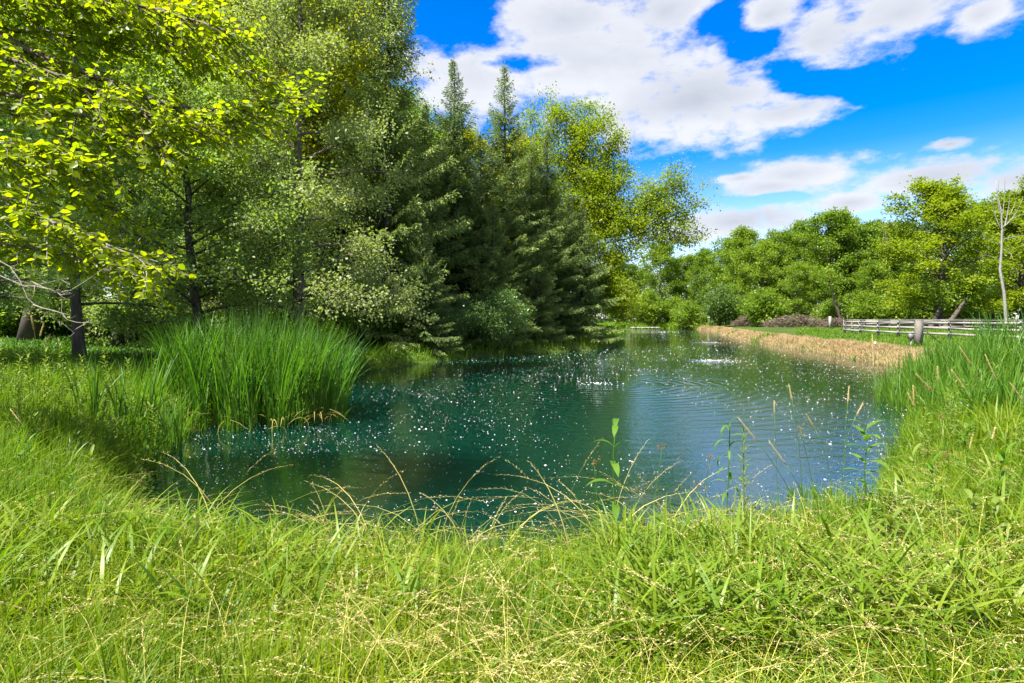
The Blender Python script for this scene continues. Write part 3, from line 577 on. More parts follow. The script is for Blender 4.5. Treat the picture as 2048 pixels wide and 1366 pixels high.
mb = MB(); zz = np.linspace(0, 5.2, 7); mb.tube(np.stack([wander(7, .05)[:, 0], zz*0, zz], 1), np.linspace(.32, .16, 7), 7)
for k in range(7): mb.tube(bez(np.array([0, 0, U(2, 5)]), np.array([U(-1, 1), 0, 5]), np.array([U(-1.6, 1.6), U(-.5, .5), U(3.5, 5.6)]), 5), np.linspace(.05, .02, 5), 4)
dt = thing('dead_tree', 'short grey dead stump standing at the far end of the pond', 'tree', (px2x(1267, 126), 126, .3)); obj('trunk', mb.build('trunk', M_brush), dt)
# bushes on the far shore
fb = shrub(6.0, 4.0, 15000, .36, M_far, sig=.55, nstem=20); fbd = shrub(8.5, 3.6, 15000, .36, M_fard, sig=.6, nstem=20)
for me, px, Y, s, lab in [(fb, 1292, 127, 1.25, 'round green bush beside the grey stump at the far shore'), (fb, 1378, 118, .95, 'sunny bush with shaded right side on the far shore'), (fb, 1345, 128, 1.0, 'light bush behind the reedy far shore'), (fbd, 1440, 108, 1.0, 'dark dense evergreen bush at the edge of the tree line'),
                     (fb, 1235, 130, .9, 'bush at the far left corner of the pond'), (fb, 1530, 98, 1.05, 'tall leafy bush next to the brush pile'), (fb, 1660, 96, .75, 'bush between brush pile and fence corner'), (fb, 1730, 90, .9, 'pale leafy bush behind the fence corner'), (fb, 1480, 112, .9, 'leafy bush growing through the dead brush'), (fb, 1600, 104, .7, 'low bush behind the brush pile'),
                     (fb, 1790, 92, .9, 'bush behind the middle of the back fence'), (fb, 1985, 90, 1.0, 'wide bush behind the bare dead tree'), (fb, 1930, 84, .6, 'small bush behind the right part of the fence'), (fb, 1900, 100, 1.0, 'bush in the shade under the lime-green tree'), (fb, 1855, 104, 1.0, 'bush beyond the slanting trunks behind the fence'), (fb, 1960, 104, 1.0, 'shaded bush between the lime-green tree and the bare dead tree')]:
    tree('bush', lab, me, (px2x(px, Y), Y), px*.7, s, None, 'shrub', ('stems', 'crown'))
# dead brush piles
def brush(w_, d_, h_, n, lab, x, y):
    mb = MB()
    for i in range(n):
        c = np.array([U(-w_, w_), U(-d_, d_), 0]); c[2] = h_*U(.05, 1)*(1-.6*(c[0]/w_)**2); dd = nrm(rng.normal(0, 1, 3)*[1, .6, .35]); l = U(.6, 1.7)
        q = np.array([c-dd*l*.5, c+rng.normal(0, .12, 3), c+dd*l*.5]); q[:, 2] = np.maximum(q[:, 2], .02); mb.tube(q, [.05, .035, .015], 3, cap=False)
    o = thing('brush_pile', lab, 'brush pile', (x, y, G(x, y))); tag(obj('branches', mb.build('branches', M_brush), o), kind='stuff')
brush(5.0, 1.2, 2.0, 520, 'long heap of dead brown branches under the far trees', px2x(1590, 94), 94)
brush(2.4, 1.0, 1.9, 260, 'reddish heap of dead branches beside the dark evergreen bush', px2x(1495, 103), 103)
brush(2.2, 1.0, 1.5, 220, 'small heap of dead branches near the fence corner', px2x(1668, 88), 88)

# ------------------------------------------------------------------ fence
post_me = MB(); post_me.box((0, 0, .66), (.075, .075, .70), taper=.97); post_me = post_me.build('post', M_fence)
def fence(name, lab, pts, H=1.3, rails=(1.17, .80, .42)):
    o = thing(name, lab, 'fence', (*pts[0], G(*pts[0])), 0, 'paddock fences'); b0 = np.array(o.location)
    zs = [G(*q)+.0 for q in pts]
    for i, q in enumerate(pts):
        obj('post', post_me, o, (q[0]-b0[0], q[1]-b0[1], zs[i]-b0[2]-.05), (U(-.02, .02), U(-.02, .02), math.atan2(pts[-1][1]-pts[0][1], pts[-1][0]-pts[0][0]) + U(-.1, .1)))
    for i in range(len(pts)-1):
        a = np.array([*pts[i], zs[i]])-b0; c = np.array([*pts[i+1], zs[i+1]])-b0; d = c-a; l = np.linalg.norm(d[:2]); sdv = np.array([d[1], -d[0], 0])/l
        if np.dot(sdv, np.array([0., -1, 0]) + np.array([-.6, 0, 0])) < 0: sdv = -sdv
        for k, h in enumerate(rails):
            m2 = MB(); jit = U(-.02, .02, 2); A = a + [0, 0, h+jit[0]] + sdv*.095; B = c + [0, 0, h+jit[1]] + sdv*.095
            V = []
            for e, pt in ((0, A), (1, B)):
                for sx, sz in ((-1, -1), (1, -1), (1, 1), (-1, 1)): V.append(pt + sdv*.019*sx + np.array([0, 0, .072*sz]) + d/l*(.004 if e == 0 else -.004))
            m2.add(V, np.array([[3, 2, 1, 0], [4, 5, 6, 7], [0, 1, 5, 4], [1, 2, 6, 5], [2, 3, 7, 6], [3, 0, 4, 7]]))
            obj('rail', m2.build('rail', M_fence), o)
        if i < len(pts):
            m2 = MB(); h = H+.02; A = a+[0, 0, h]; B = c+[0, 0, h]; V = []
            for e, pt in ((0, A), (1, B)):
                for sx, sz in ((-1, -1), (1, -1), (1, 1), (-1, 1)): V.append(pt + sdv*.085*sx + np.array([0, 0, .019*sz+.03]) + d/l*(.004 if e == 0 else -.004))
            m2.add(V, np.array([[3, 2, 1, 0], [4, 5, 6, 7], [0, 1, 5, 4], [1, 2, 6, 5], [2, 3, 7, 6], [3, 0, 4, 7]]))
            obj('cap_board', m2.build('cap_board', M_fence), o)
    return o
p0, dlt = np.array([31.0, 53.0]), np.array([-.483, -3.167])
fence('wooden_fence', 'weathered three-rail wooden fence running beside the pond', [tuple(p0+dlt*k) for k in range(9)])
fence('wooden_fence', 'weathered three-rail wooden fence at the back of the paddock', [(31.12, 53.25), (35.6, 59.5), (40.1, 65.7), (44.6, 72.0), (48.0, 72.3), (51.4, 72.6), (54.8, 72.9), (58.2, 73.2), (61.6, 73.5), (65, 73.8), (68.4, 74.1)])
# leaning old post, utility box, slanting pole, marker stake, lone post
x, y = px2x(1836, 30.5), 30.5
o = thing('old_post', 'thick weathered post standing alone in front of the fence', 'post', (x, y, G(x, y)-.2)); mb = MB(); mb.box((0, 0, .75), (.16, .14, .75), .3, taper=.9, shear=(.05, 0, 0)); obj('shaft', mb.build('shaft', M_old), o)
mb = MB(); mb.box((.09, .02, 1.52), (.11, .10, .05), .3, taper=.6); obj('split_top', mb.build('split_top', M_old), o)
x, y = px2x(1822, 29.8), 29.8
o = thing('utility_box', 'small pale grey box mounted low beside the old post', 'box', (x, y, G(x, y)-.05)); mb = MB(); mb.box((0, 0, .62), (.11, .07, .17)); obj('case', mb.build('case', M_box), o); mb = MB(); mb.box((0, 0, .80), (.125, .085, .012)); obj('lid', mb.build('lid', M_box), o); mb = MB(); mb.box((0, .0, .22), (.03, .03, .225)); obj('stand', mb.build('stand', M_fence), o)
a, c = at(1825, 641, 31.2), at(1888, 686, 30.0); c[2] = G(c[0], c[1]); mb = MB(); mb.tube([a-c, (a-c)*.5, (a-c)*0], .022, 6); o = thing('slanting_pole', 'thin dark metal pole slanting against the old post', 'pole', c); obj('rod', mb.build('rod', M_metal), o)
x, y = px2x(1748, 27.0), 27.0; z = G(x, y); o = thing('marker_stake', 'thin rusty stake with white cap at the water edge', 'stake', (x, y, z-.1)); mb = MB(); mb.tube([(0, 0, 0), (.02, 0, .7), (.05, 0, 1.35)], .022, 6); obj('rod', mb.build('rod', M_brush), o); mb = MB(); mb.tube([(.05, 0, 1.34), (.052, 0, 1.46)], .045, 8); obj('cap', mb.build('cap', M_white), o)
x, y = px2x(1660, 84), 84; o = thing('lone_post', 'pale wooden post standing alone left of the fence corner', 'post', (x, y, G(x, y)-.1)); mb = MB(); mb.box((0, 0, .95), (.16, .14, .95), taper=.92); obj('shaft', mb.build('shaft', M_fence), o)
x, y = px2x(1290, 121.5), 121.5; o = thing('landing_stage', 'low pale landing stage at the far end of the pond', 'jetty', (x, y, 0))
for k in range(6): mb = MB(); mb.box((-2.5+k*1.0, 0, .30), (.48, 1.2, .05)); obj('plank', mb.build('plank', M_stone), o)
for sx in (-2.6, 2.6): mb = MB(); mb.box((sx, -.9, -.2), (.1, .1, .449)); obj('post', mb.build('post', M_fence), o)

# ------------------------------------------------------------------ overhanging tree at the top left
b0 = np.array([-8.6, 6.4, 0]); b0[2] = G(b0[0], b0[1])-.05
YB = 6.3
LIMBS = [[(-480, 60, 6.4), (-120, 130, 6.9), (60, 150, 6.9), (220, 215, 6.8), (360, 255, 6.8), (500, 240, 6.7)],
         [(-450, -80, 6.4), (-100, -60, 6.2), (80, -10, 6.2), (220, 10, 6.2), (380, 80, 6.2)],
         [(-480, 120, 6.4), (-140, 80, 6.0), (40, 120, 5.9), (180, 175, 5.8), (310, 240, 5.8), (420, 250, 5.7)],
         [(-480, 20, 6.4), (-100, -40, 6.5), (100, 20, 6.5), (270, 60, 6.6), (430, 120, 6.6), (520, 150, 6.6)],
         [(-500, 60, 6.4), (-150, 5, 6.4), (0, 75, 6.3), (150, 140, 6.2), (300, 195, 6.1), (450, 228, 6.0), (590, 190, 5.9)],
         [(-500, 60, 6.4), (-100, 30, 6.7), (120, 72, 6.7), (240, 95, 6.7), (400, 30, 6.8)],
         [(-450, 0, 6.4), (-80, -80, 6.0), (120, -20, 5.9), (330, 20, 5.9), (470, 70, 5.8)],
         [(-500, 300, 6.4), (-150, 170, 6.0), (60, 190, 5.9), (190, 240, 5.8), (330, 300, 5.7)],
         [(-500, 350, 6.4), (-160, 330, 5.6), (0, 400, 5.5), (140, 455, 5.4), (300, 530, 5.3)],
         [(-500, 330, 6.4), (-200, 250, 6.8), (-30, 310, 6.7), (110, 340, 6.6), (230, 420, 6.5)],
         [(-500, 380, 6.3), (-180, 430, 6.1), (-40, 470, 6.0), (90, 500, 5.9), (230, 530, 5.8)],
         [(-500, 250, 6.4), (-160, 240, 5.6), (40, 290, 5.5), (150, 310, 5.4)]]
mb = MB(); tz = np.linspace(0, 1, 9); TRK = np.stack([.15*np.sin(tz*3), .1*np.cos(tz*4)-.1, tz*8.5], 1); mb.tube(TRK, .26*(1-tz*.7)+.1*np.exp(-tz*20), 10)
OT = thing('overhanging_tree', 'tree with broad yellow-green leaves whose boughs hang in from the left', 'tree', b0); obj('trunk', mb.build('trunk', M_bark), OT)
LP, LD, LN = [], [], []
for li_, lim in enumerate(LIMBS):
    Q = np.array([at(*q) for q in lim]) - b0
    Q = np.concatenate([[[0, 0, min(max(Q[0][2]-.6, 1.5), 7.5)]], Q]); s = np.linspace(0, 1, len(Q)); sn = np.linspace(0, 1, 22); Q = np.stack([np.interp(sn, s, Q[:, k]) for k in range(3)], 1)
    for _ in range(2): Q[1:-1] = .25*Q[:-2] + .5*Q[1:-1] + .25*Q[2:]
    Q[3:-1] += rng.normal(0, .016, (len(Q)-4, 3))
    r1 = [.022, .022, .022, .026, .050, .035, .035, .032, .022, .024, .018, .02][li_]
    mb = MB(); mb.tube(Q, r1*(1-sn)**.75 + .006, 7)
    nt2 = 84
    for j in range(nt2):
        u = .25 + .75*(j+U(0, 1))/nt2; q = np.array([np.interp(u, sn, Q[:, k]) for k in range(3)]); q_ = np.array([np.interp(min(u+.05, 1), sn, Q[:, k]) for k in range(3)]); d0 = nrm(q_-q+1e-6)
        if u > .99: d0 = nrm(Q[-1]-Q[-3])
        sgn = 1 if j % 2 else -1; lat = nrm(np.cross(d0, [0, 0, 1]))*sgn
        d = nrm(d0*.9 + lat*U(.2, 1.0) + np.array([0, 0, U(-.55, .30)])); l = U(.35, .95)*(1.2-.55*u)
        q1 = q + d*l*.5 + rng.normal(0, .03, 3); q2 = q + d*l + np.array([0, 0, -.10*l]); T = bez(q, q1, q2, 5); mb.tube(T, np.linspace(.009, .003, 5), 4, cap=False)
        for k2 in range(2):
            v = U(.3, .8); tq = T[0]*(1-v)+T[-1]*v; d2 = nrm(d + rng.normal(0, .6, 3)); l2 = l*U(.3, .55); mb.tube([tq, tq+d2*l2*.5+[0, 0, .01], tq+d2*l2], [.005, .004, .002], 3, cap=False)
            m_ = int(2+l2/.075)
            for v2 in np.linspace(.25, 1, m_): LP.append(tq+d2*l2*v2); LD.append(d2)
        m_ = int(3+l/.07)
        for v2 in np.linspace(.2, 1, m_): LP.append(T[0]*(1-v2)**2+2*v2*(1-v2)*T[2]+v2*v2*T[4]); LD.append(d)
    obj('bough', mb.build('bough', M_twig if li_ in (8, 10) else M_bark), OT)
# bare pale twigs under the lowest bough
for tw in [[(-60, 480, 5.3), (30, 545, 5.2), (70, 615, 5.1), (150, 665, 5.0)], [(60, 560, 5.2), (120, 590, 5.1), (180, 560, 5.05), (220, 530, 5.0)], [(70, 610, 5.1), (110, 620, 5.0), (150, 645, 4.95), (178, 642, 4.9)], [(40, 570, 5.2), (100, 575, 5.1), (130, 600, 5.0)], [(-60, 530, 5.3), (20, 560, 5.2), (60, 575, 5.1), (120, 560, 5.0)]]:
    Q = np.array([at(*q) for q in tw])-b0; s = np.linspace(0, 1, len(Q)); sn = np.linspace(0, 1, 8); Q = np.stack([np.interp(sn, s, Q[:, k]) for k in range(3)], 1)+rng.normal(0, .008, (8, 3))
    mb = MB(); mb.tube(Q, np.linspace(.007, .002, 8), 5)
    for k in range(8): i = rng.integers(2, 8); d = nrm(rng.normal(0, 1, 3)*[1, .6, .5]+[.6, 0, 0]); mb.tube([Q[i], Q[i]+d*U(.05, .16)], [.004, .002], 3, cap=False)
    obj('bare_twig', mb.build('bare_twig', M_twig), OT)
LP = np.array(LP); LD = np.array(LD); n = len(LP)
side = np.where(np.arange(n) % 2 == 0, 1, -1)[:, None]
lat = nrm(np.cross(LD, np.tile([[0, 0, 1.]], (n, 1))))*side
D = nrm(LD*.55 + lat*.8 + rng.normal(0, .25, (n, 3)) + np.array([0, 0, -.25])); Nn = nrm(np.array([0, 0, 1.]) + rng.normal(0, .60, (n, 3)))
keep = rng.random(n) < .97; LP, D, Nn = LP[keep], D[keep], Nn[keep]; n = len(LP); ll = U(.048, .09, n)
W_ = LP + b0; sx = W_[:, 0]/W_[:, 1]*F+1024; sy = HY-(W_[:, 2]-EYE)/W_[:, 1]*F
vis = (sx > 10) & (sy > 10); score = np.where(vis, ll/W_[:, 1]*np.abs((Nn*nrm(W_-[0, 0, EYE])).sum(1)+.2), -1); big = np.argsort(-score)[:290]
isb = np.zeros(n, bool); isb[big] = True
V, Fc, r = leaves(LP[~isb], D[~isb], Nn[~isb], ll[~isb], ll[~isb]*.74, 'leaf')
tag(obj('foliage', mesh('foliage', V, Fc, M_over, r), OT), kind='stuff')
one = [mesh('leaf', *leaves(np.zeros((1, 3)), np.array([[1., 0, 0]]), np.array([[0, 0, 1.]]), 1.0, .74, 'leaf')[:2], M_over, np.full(6, v)) for v in (.15, .4, .65, .9)]
from mathutils import Matrix, Vector
for i in big:
    dx = D[i]; s_ = nrm(np.cross(dx, Nn[i])); nn_ = np.cross(s_, dx)
    m3 = Matrix(((dx[0], -s_[0], nn_[0]), (dx[1], -s_[1], nn_[1]), (dx[2], -s_[2], nn_[2]))).to_4x4()
    o = obj('leaf', one[i % 4], OT); o.matrix_local = Matrix.Translation(Vector(LP[i])) @ m3 @ Matrix.Scale(float(ll[i]), 4)

# ------------------------------------------------------------------ cattails
def cat_leaf(n, h0, h1, w0=.010, w1=.018, lean0=.03, lean1=.30):
    h = U(h0, h1, n); return h, U(w0, w1, n), np.abs(rng.normal(0, .5, n))*(lean1-lean0)+lean0
def fan_clump(name, lab, centre, ellipse, nst, h0, h1, kept=280, group=None, edge_low=True, mat=M_cat, dry=True):
    cx, cyy = centre; z0 = 0.0
    o = thing(name, lab, 'cattails' if 'cattail' in name else 'reeds', (cx, cyy, -.05), 0, group)
    a = U(0, 2*pi, nst); rr = np.sqrt(rng.random(nst)); X = cx + ellipse[0]*rr*np.cos(a); Y = cyy + ellipse[1]*rr*np.sin(a)
    gz = np.maximum(ground(X, Y), -.25)
    P, Hd, H, W_, Ln = [], [], [], [], []
    for i in range(nst):
        k = rng.integers(5, 9); f = (1-.25*rr[i]**3) if edge_low else 1
        hh = (h0 + (h1-h0)*rng.random(k))*f*(1-(.22*max(0, -(X[i]-cx)/ellipse[0]) if h1 > 2.9 else 0)); hd = U(0, 2*pi, k)
        outw = math.atan2(Y[i]-cyy, X[i]-cx); hd = np.where(rng.random(k) < .45*rr[i], outw+rng.normal(0, .5, k), hd)
        P.append(np.stack([X[i]-cx + rng.normal(0, .025, k), Y[i]-cyy + rng.normal(0, .025, k), np.full(k, gz[i]+.05)], 1)); Hd.append(hd); H.append(hh); W_.append(U(.016, .030, k)*(.55+.45*min(h1/2, 1))); Ln.append(np.abs(rng.normal(.10, .14, k)) + .17*rr[i])
    P = np.concatenate(P); Hd = np.concatenate(Hd); H = np.concatenate(H); W_ = np.concatenate(W_); Ln = np.minimum(np.concatenate(Ln), .75); n = len(P)
    tw = rng.normal(0, .7, n)
    depth = (P[:, 1]) + rng.normal(0, .4, n) - .35*H
    idx = np.argsort(depth); near = idx[:kept]; far = idx[kept:]
    if len(far):
        V, Fc, r = blades(P[far], Hd[far], H[far], W_[far], Ln[far], 6, .34, twist=tw[far]); tag(obj('leaf_mass', mesh('leaf_mass', V, Fc, mat, r), o), kind='stuff')
    for i in near:
        V, Fc, r = blades(P[i:i+1]*0, Hd[i:i+1], H[i:i+1], W_[i:i+1], Ln[i:i+1], 6, .34, twist=tw[i:i+1]); obj('leaf', mesh('leaf', V, Fc, mat, r), o, P[i])
    if dry:
        for k in range(16):
            x, y = U(-.9, .9)*ellipse[0], -U(.6, 1.05)*ellipse[1]; hd = np.array([U(-2.6, -.5)]); V, Fc, r = blades(np.zeros((1, 3)), hd, np.array([U(.4, .9)]), np.array([.014]), np.array([U(.8, 1.5)]), 5, .55); obj('dry_leaf', mesh('dry_leaf', V, Fc, M_straw, r), o, (x, y, max(G(cx+x, cyy+y), 0)+.04))
    return o
fan_clump('cattail_clump', 'large dense clump of tall green cattails standing in the pond edge', (-5.6, 12.8), (1.9, 1.75), 330, 2.1, 3.05, 285)
fan_clump('cattail_clump', 'narrow tuft of cattails in the water at the right edge of the big clump', (-4.05, 12.3), (.26, .3), 12, 1.6, 2.1, 90)
fan_clump('cattail_clump', 'short thin cattail shoots in open water right of the big clump', (-3.75, 12.2), (.12, .1), 3, .7, 1.1, 30, dry=False)
for px, Y, n_, h, lab in [(505, 9.2, 5, 1.75, 'lone tall cattail plant among the left bank weeds'), (615, 8.9, 0, 0, ''), (300, 9.6, 5, 1.8, 'sparse cattail plant just left of the big clump'), (255, 9.0, 4, 1.55, 'shorter cattail plant left of the sparse one'), (180, 8.6, 3, 1.45, 'leftmost cattail plant beside the leafy weeds'), (350, 9.4, 6, 1.35, 'bushy low cattail plant at the near left water edge'), (290, 8.0, 6, 1.15, 'lowest cattail plant overhanging the teal water corner')]:
    if n_ and px != 505: x = px2x(px, Y); fan_clump('cattail_plant', lab, (x, Y), (.16, .16), n_, h*.75, h, 60, 'single cattails on the left bank', False, dry=False)
fan_clump('cattail_clump', 'upright cattails beside the fence at the right edge', (px2x(2035, 15.5), 15.5), (1.0, 1.1), 36, 1.6, 2.3, 260, dry=False)
fan_clump('cattail_clump', 'small fan of cattails standing in the water off the right bank', (px2x(1783, 16.2), 16.2), (.28, .22), 12, .95, 1.5, 90, dry=False)
fan_clump('cattail_clump', 'thin cattails around the old post by the fence', (px2x(1850, 17.5), 17.5), (.9, 1.0), 26, .9, 1.5, 160, dry=False)
fan_clump('cattail_clump', 'loose row of cattails between the rush bed and the wooden fence', (px2x(1955, 17.5), 17.5), (1.5, .9), 20, 1.1, 1.6, 120, dry=False)
fan_clump('cattail_clump', 'cattails mixed with weeds on the bank just below the old post', (px2x(1895, 14.5), 14.5), (.9, .8), 26, 1.0, 1.55, 150, dry=False)
fan_clump('rush_bed', 'bed of low dark rushes with tan tops on the right bank', (px2x(1930, 14.0), 14.0), (2.0, 1.6), 200, .75, 1.3, 200, edge_low=False, dry=False)
fan_clump('rush_bed', 'fine dark rushes in the near water below the right bank', (3.75, 7.0), (.42, .32), 46, .25, .48, 200, dry=False)

# ------------------------------------------------------------------ grasses (uncountable)
def scatter(n, y0, y1, xl, xr, pw=1.0, dmin=.0, dmax=99, m=.12):
    u = rng.random(n); Y = y0*(y1/y0)**u if pw == 1 else y0+(y1-y0)*u
    lo = np.interp(Y, *xl) if isinstance(xl, tuple) else np.full(n, xl); hi = np.interp(Y, *xr) if isinstance(xr, tuple) else np.full(n, xr)
    X = lo + (hi-lo)*rng.random(n); d = pond_sd(X, Y); k = (d > dmin) & (d < dmax); X, Y, d = X[k], Y[k], d[k]
    return np.stack([X, Y, ground(X, Y)], 1), d
def grass(name, lab, P, h, wd, lean, mat, segs=3, droop=.35, cat='grass', rnd=None, hd=None):
    n = len(P); V, Fc, r = blades(P, U(0, 2*pi, n) if hd is None else hd, h, wd, lean, segs, droop, rnd, rng.normal(0, .6, n))
    return tag(obj(name, mesh(name, V, Fc, mat, r)), lab, cat, kind='stuff')
def patch(P, s=1.0, ph=0): return .5 + .5*np.clip(lump(P[:, 0]*s*1.7+ph, P[:, 1]*s*1.7-ph)*1.3, -1, 1)
wedge = lambda f: (np.array([0, 200.]), np.array([0, 200*f]))
# foreground bank
P, d = scatter(105000, 1.7, 8.5, wedge(-1.05), wedge(1.05), 1, -.08)
k = rng.random(len(P)) < .25+.75*patch(P, .8); P, d = P[k], d[k]; n = len(P); pt = patch(P, .6, 2)
tuft = patch(P, 3.6, 1)*patch(P, 1.9, 4); h = (U(.15, .36, n)*(0.65+.4*pt+.75*tuft))*np.clip(.55+d*1.2, .6, 1.0)*np.clip(.75+P[:, 1]/14, .8, 1.5)
grass('meadow_grass', 'bright green uncut grass on the near bank', P, h*U(.6, 1.5, n), np.exp(rng.normal(0, .42, n))*.0066*np.clip(P[:, 1]/3.5, .8, 2), np.abs(rng.normal(.45, .5, n)), M_grass, 3, .40)
P, d = scatter(16000, 1.7, 8.5, wedge(-1.05), wedge(1.05), 1, -.05); n = len(P)
grass('meadow_grass', 'light yellow-green grass blades bent flat over the near bank', P, U(.25, .55, n), U(.003, .006, n)*np.clip(P[:, 1]/3.5, .8, 2), U(.6, 1.7, n), M_light, 4, .46)
P, d = scatter(7000, 2.4, 7.0, wedge(.16), wedge(1.0), 1, .1); P2, d2 = scatter(4200, 2.6, 8.0, wedge(-1.0), wedge(-.12), 1, .1); P = np.concatenate([P, P2]); n = len(P); k = rng.random(n) < .2+.9*patch(P, 1.0, 6); P = P[k]; n = len(P)
grass('broad_bladed_grass', 'broad-bladed canary grass with folded shining leaves on the near banks', P+np.stack([0*P[:, 0], 0*P[:, 0], U(0, .16, n)], 1), U(.28, .60, n), U(.010, .021, n), U(.35, 1.25, n), M_blade, 6, .45)
# longer lush blades on both flanks
P, d = scatter(36000, 4.2, 20, wedge(.36), wedge(1.05), 1, -.1); P2, d2 = scatter(36000, 4.2, 16, wedge(-1.05), wedge(-.36), 1, -.1); P = np.concatenate([P, P2]); n = len(P); pt = patch(P, .5, 5)
grass('bank_grass', 'long lush grass on the banks at both sides of the near water', P, U(.25, .62, n)*(.65+.6*pt), U(.006, .011, n)*np.clip(P[:, 1]/7, .8, 1.8), np.abs(rng.normal(.35, .35, n)), M_lush, 3, .38)
# broad low leaves among the foreground grass
P, d = scatter(19000, 1.9, 9, wedge(-1.0), wedge(1.0), 1, .15); n = len(P)
grass('broadleaf_weeds', 'low broad-leaved weeds mixed into the near grass', P, U(.12, .34, n), U(.014, .036, n), U(.3, 1.2, n), M_weed, 4, .40)
P, d = scatter(16000, 1.9, 9, wedge(-1.0), wedge(1.0), 1, .1); n = len(P); P[:, 2] += U(.03, .26, n)
V, Fc, r = leaves(P, nrm(rng.normal(0, 1, (n, 3))*[1, 1, .4]), nrm(rng.normal(0, .5, (n, 3))+[0, 0, 1]), U(.018, .045, n), U(.008, .022, n), 'leaf'); tag(obj('clover_leaves', mesh('clover_leaves', V, Fc, M_weed, r)), 'small clover and vetch leaves scattered through the near grass', 'ground cover', kind='stuff')
P, d = scatter(5000, 3.9, 6.5, wedge(-.75), wedge(.62), 0, .0, .75); n = len(P); k = rng.random(n) < .15+.9*patch(P, 2.2, 3); P = P[k]; n = len(P)
grass('edge_grass', 'taller green grass blades fringing the near water edge', P, U(.28, .58, n), U(.005, .010, n), np.abs(rng.normal(.30, .3, n)), M_lush, 5, .36)
# straw-coloured bent stems with seed heads
def straw(P, hd, h, lean, r0=.0022, head=True, name='stem'):
    n = len(P); t = np.linspace(0, 1, 8); V, Fc, r = blades(P, hd, h, np.full(n, r0), lean, 7, .62, twist=rng.normal(0, .5, n), base_w=1.0)
    if not head: return (V, Fc, r), None
    cs = np.stack([np.cos(hd), np.sin(hd), np.zeros(n)], 1); PP, DD = [], []
    for s in np.linspace(.76, 1.0, 24):
        c = P + (h*lean*s**1.8)[:, None]*cs; c[:, 2] += h*(s-.62*np.minimum(lean, 2)*s**2.6)
        s2 = s+.03; c2 = P + (h*lean*s2**1.8)[:, None]*cs; c2[:, 2] += h*(s2-.62*np.minimum(lean, 2)*s2**2.6); PP.append(c + rng.normal(0, .0025, (n, 3))); DD.append(nrm(c2-c)+rng.normal(0, .28, (n, 3)))
    PP = np.concatenate(PP); DD = np.concatenate(DD); m = len(PP)
    return (V, Fc, r), leaves(PP, DD, rng.normal(0, 1, (m, 3)), U(.010, .018, m), U(.0022, .0040, m), 'diamond')
P, d = scatter(6000, 1.8, 7.5, wedge(-1.0), wedge(1.0), 1, .0); k = rng.random(len(P)) < .10+1.0*patch(P, .55, 8)**2; P = P[k]; n = len(P)
a_, b_ = straw(P, rng.normal(0, 1.1, n)+np.where(rng.random(n) < .5, 0, pi), U(.40, .85, n), U(.45, 1.45, n), .0024)
tag(obj('straw_grass', mesh('straw_grass', *a_[:2], M_straw, a_[2])), 'pale straw-coloured grass stems bent over the near grass', 'grass', kind='stuff')
tag(obj('seed_heads', mesh('seed_heads', *b_[:2], M_head, b_[2])), 'pale ripe seed heads hanging on the bent straw stems', 'seed heads', kind='stuff')
P, d = scatter(11000, 1.8, 6.5, wedge(-1.0), wedge(1.0), 1, .1); k = rng.random(len(P)) < .05+1.0*patch(P, .55, 8)**2; P = P[k]; n = len(P)
grass('straw_thatch', 'matted dry yellow thatch low in the near grass', P+[0, 0, .03], U(.15, .42, n), U(.002, .004, n), U(.9, 2.2, n), M_straw, 4, .38)
# lawn by the fence, forest floor, shores
P, d = scatter(42000, 22, 95, wedge(.50), wedge(1.0), 1, 1.8); n = len(P); grass('paddock_grass', 'bright green short grass around the wooden fence', P, U(.10, .26, n), U(.03, .06, n)*P[:, 1]/50, U(.1, .7, n), M_lawn, 2)
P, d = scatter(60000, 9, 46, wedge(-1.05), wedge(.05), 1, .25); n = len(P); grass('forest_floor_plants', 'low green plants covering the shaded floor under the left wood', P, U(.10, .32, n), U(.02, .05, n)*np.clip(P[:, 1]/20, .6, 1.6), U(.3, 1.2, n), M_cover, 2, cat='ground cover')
P, d = scatter(45000, 23, 62, wedge(-.25), wedge(.26), 0, -.15, 1.3); n = len(P); k = rng.random(n) < .25+.9*patch(P, .5, 1); P = P[k]; n = len(P); grass('shore_grass', 'tufts of green grass along the wooded left shore', P, U(.25, .75, n), U(.018, .03, n), np.abs(rng.normal(.3, .3, n)), M_lush, 3)
def strip(n, i0, i1, w0, w1):
    i = rng.integers(i0, i1, n); s = rng.random(n); A = PO[i % len(PO)]; B = PO[(i+1) % len(PO)]; q = A+(B-A)*s[:, None]; e = nrm(B-A); nr = np.stack([-e[:, 1], e[:, 0]], 1)
    off = U(w0, w1, n)[:, None]; q1 = q+nr*off; d1 = pond_sd(q1[:, 0], q1[:, 1]); q2 = q-nr*off; q = np.where((d1*np.sign(off[:, 0]) > 0)[:, None], q1, q2); return np.stack([q[:, 0], q[:, 1], ground(q[:, 0], q[:, 1])], 1)
P = strip(42000, 21*4, 28*4+1, -.1, 1.8); n = len(P); grass('dry_bank_grass', 'strip of tan dead grass along the right bank of the pond', P, U(.08, .34, n)*(.55+.7*patch(P, .6, 2)), U(.016, .036, n)*np.clip(P[:, 1]/45, .6, 2), np.abs(rng.normal(.7, .5, n)), M_brown, 2)
P = strip(4000, 22*4, 28*4, -.3, 1.2); k = patch(P, .35, 4) > .84; P = P[k]; n = len(P); grass('shore_grass', 'scattered fresh green tufts in the dead grass of the right bank', P, U(.3, .6, n), .05, U(.2, .6, n), M_lawn, 3)
P = strip(9000, 17*4, 21*4, -.2, 5); n = len(P); grass('far_shore_plants', 'lush light green plants on the far shore', P, U(.3, 1.1, n), U(.10, .2, n), U(.2, .9, n), M_lawn, 3, cat='ground cover')

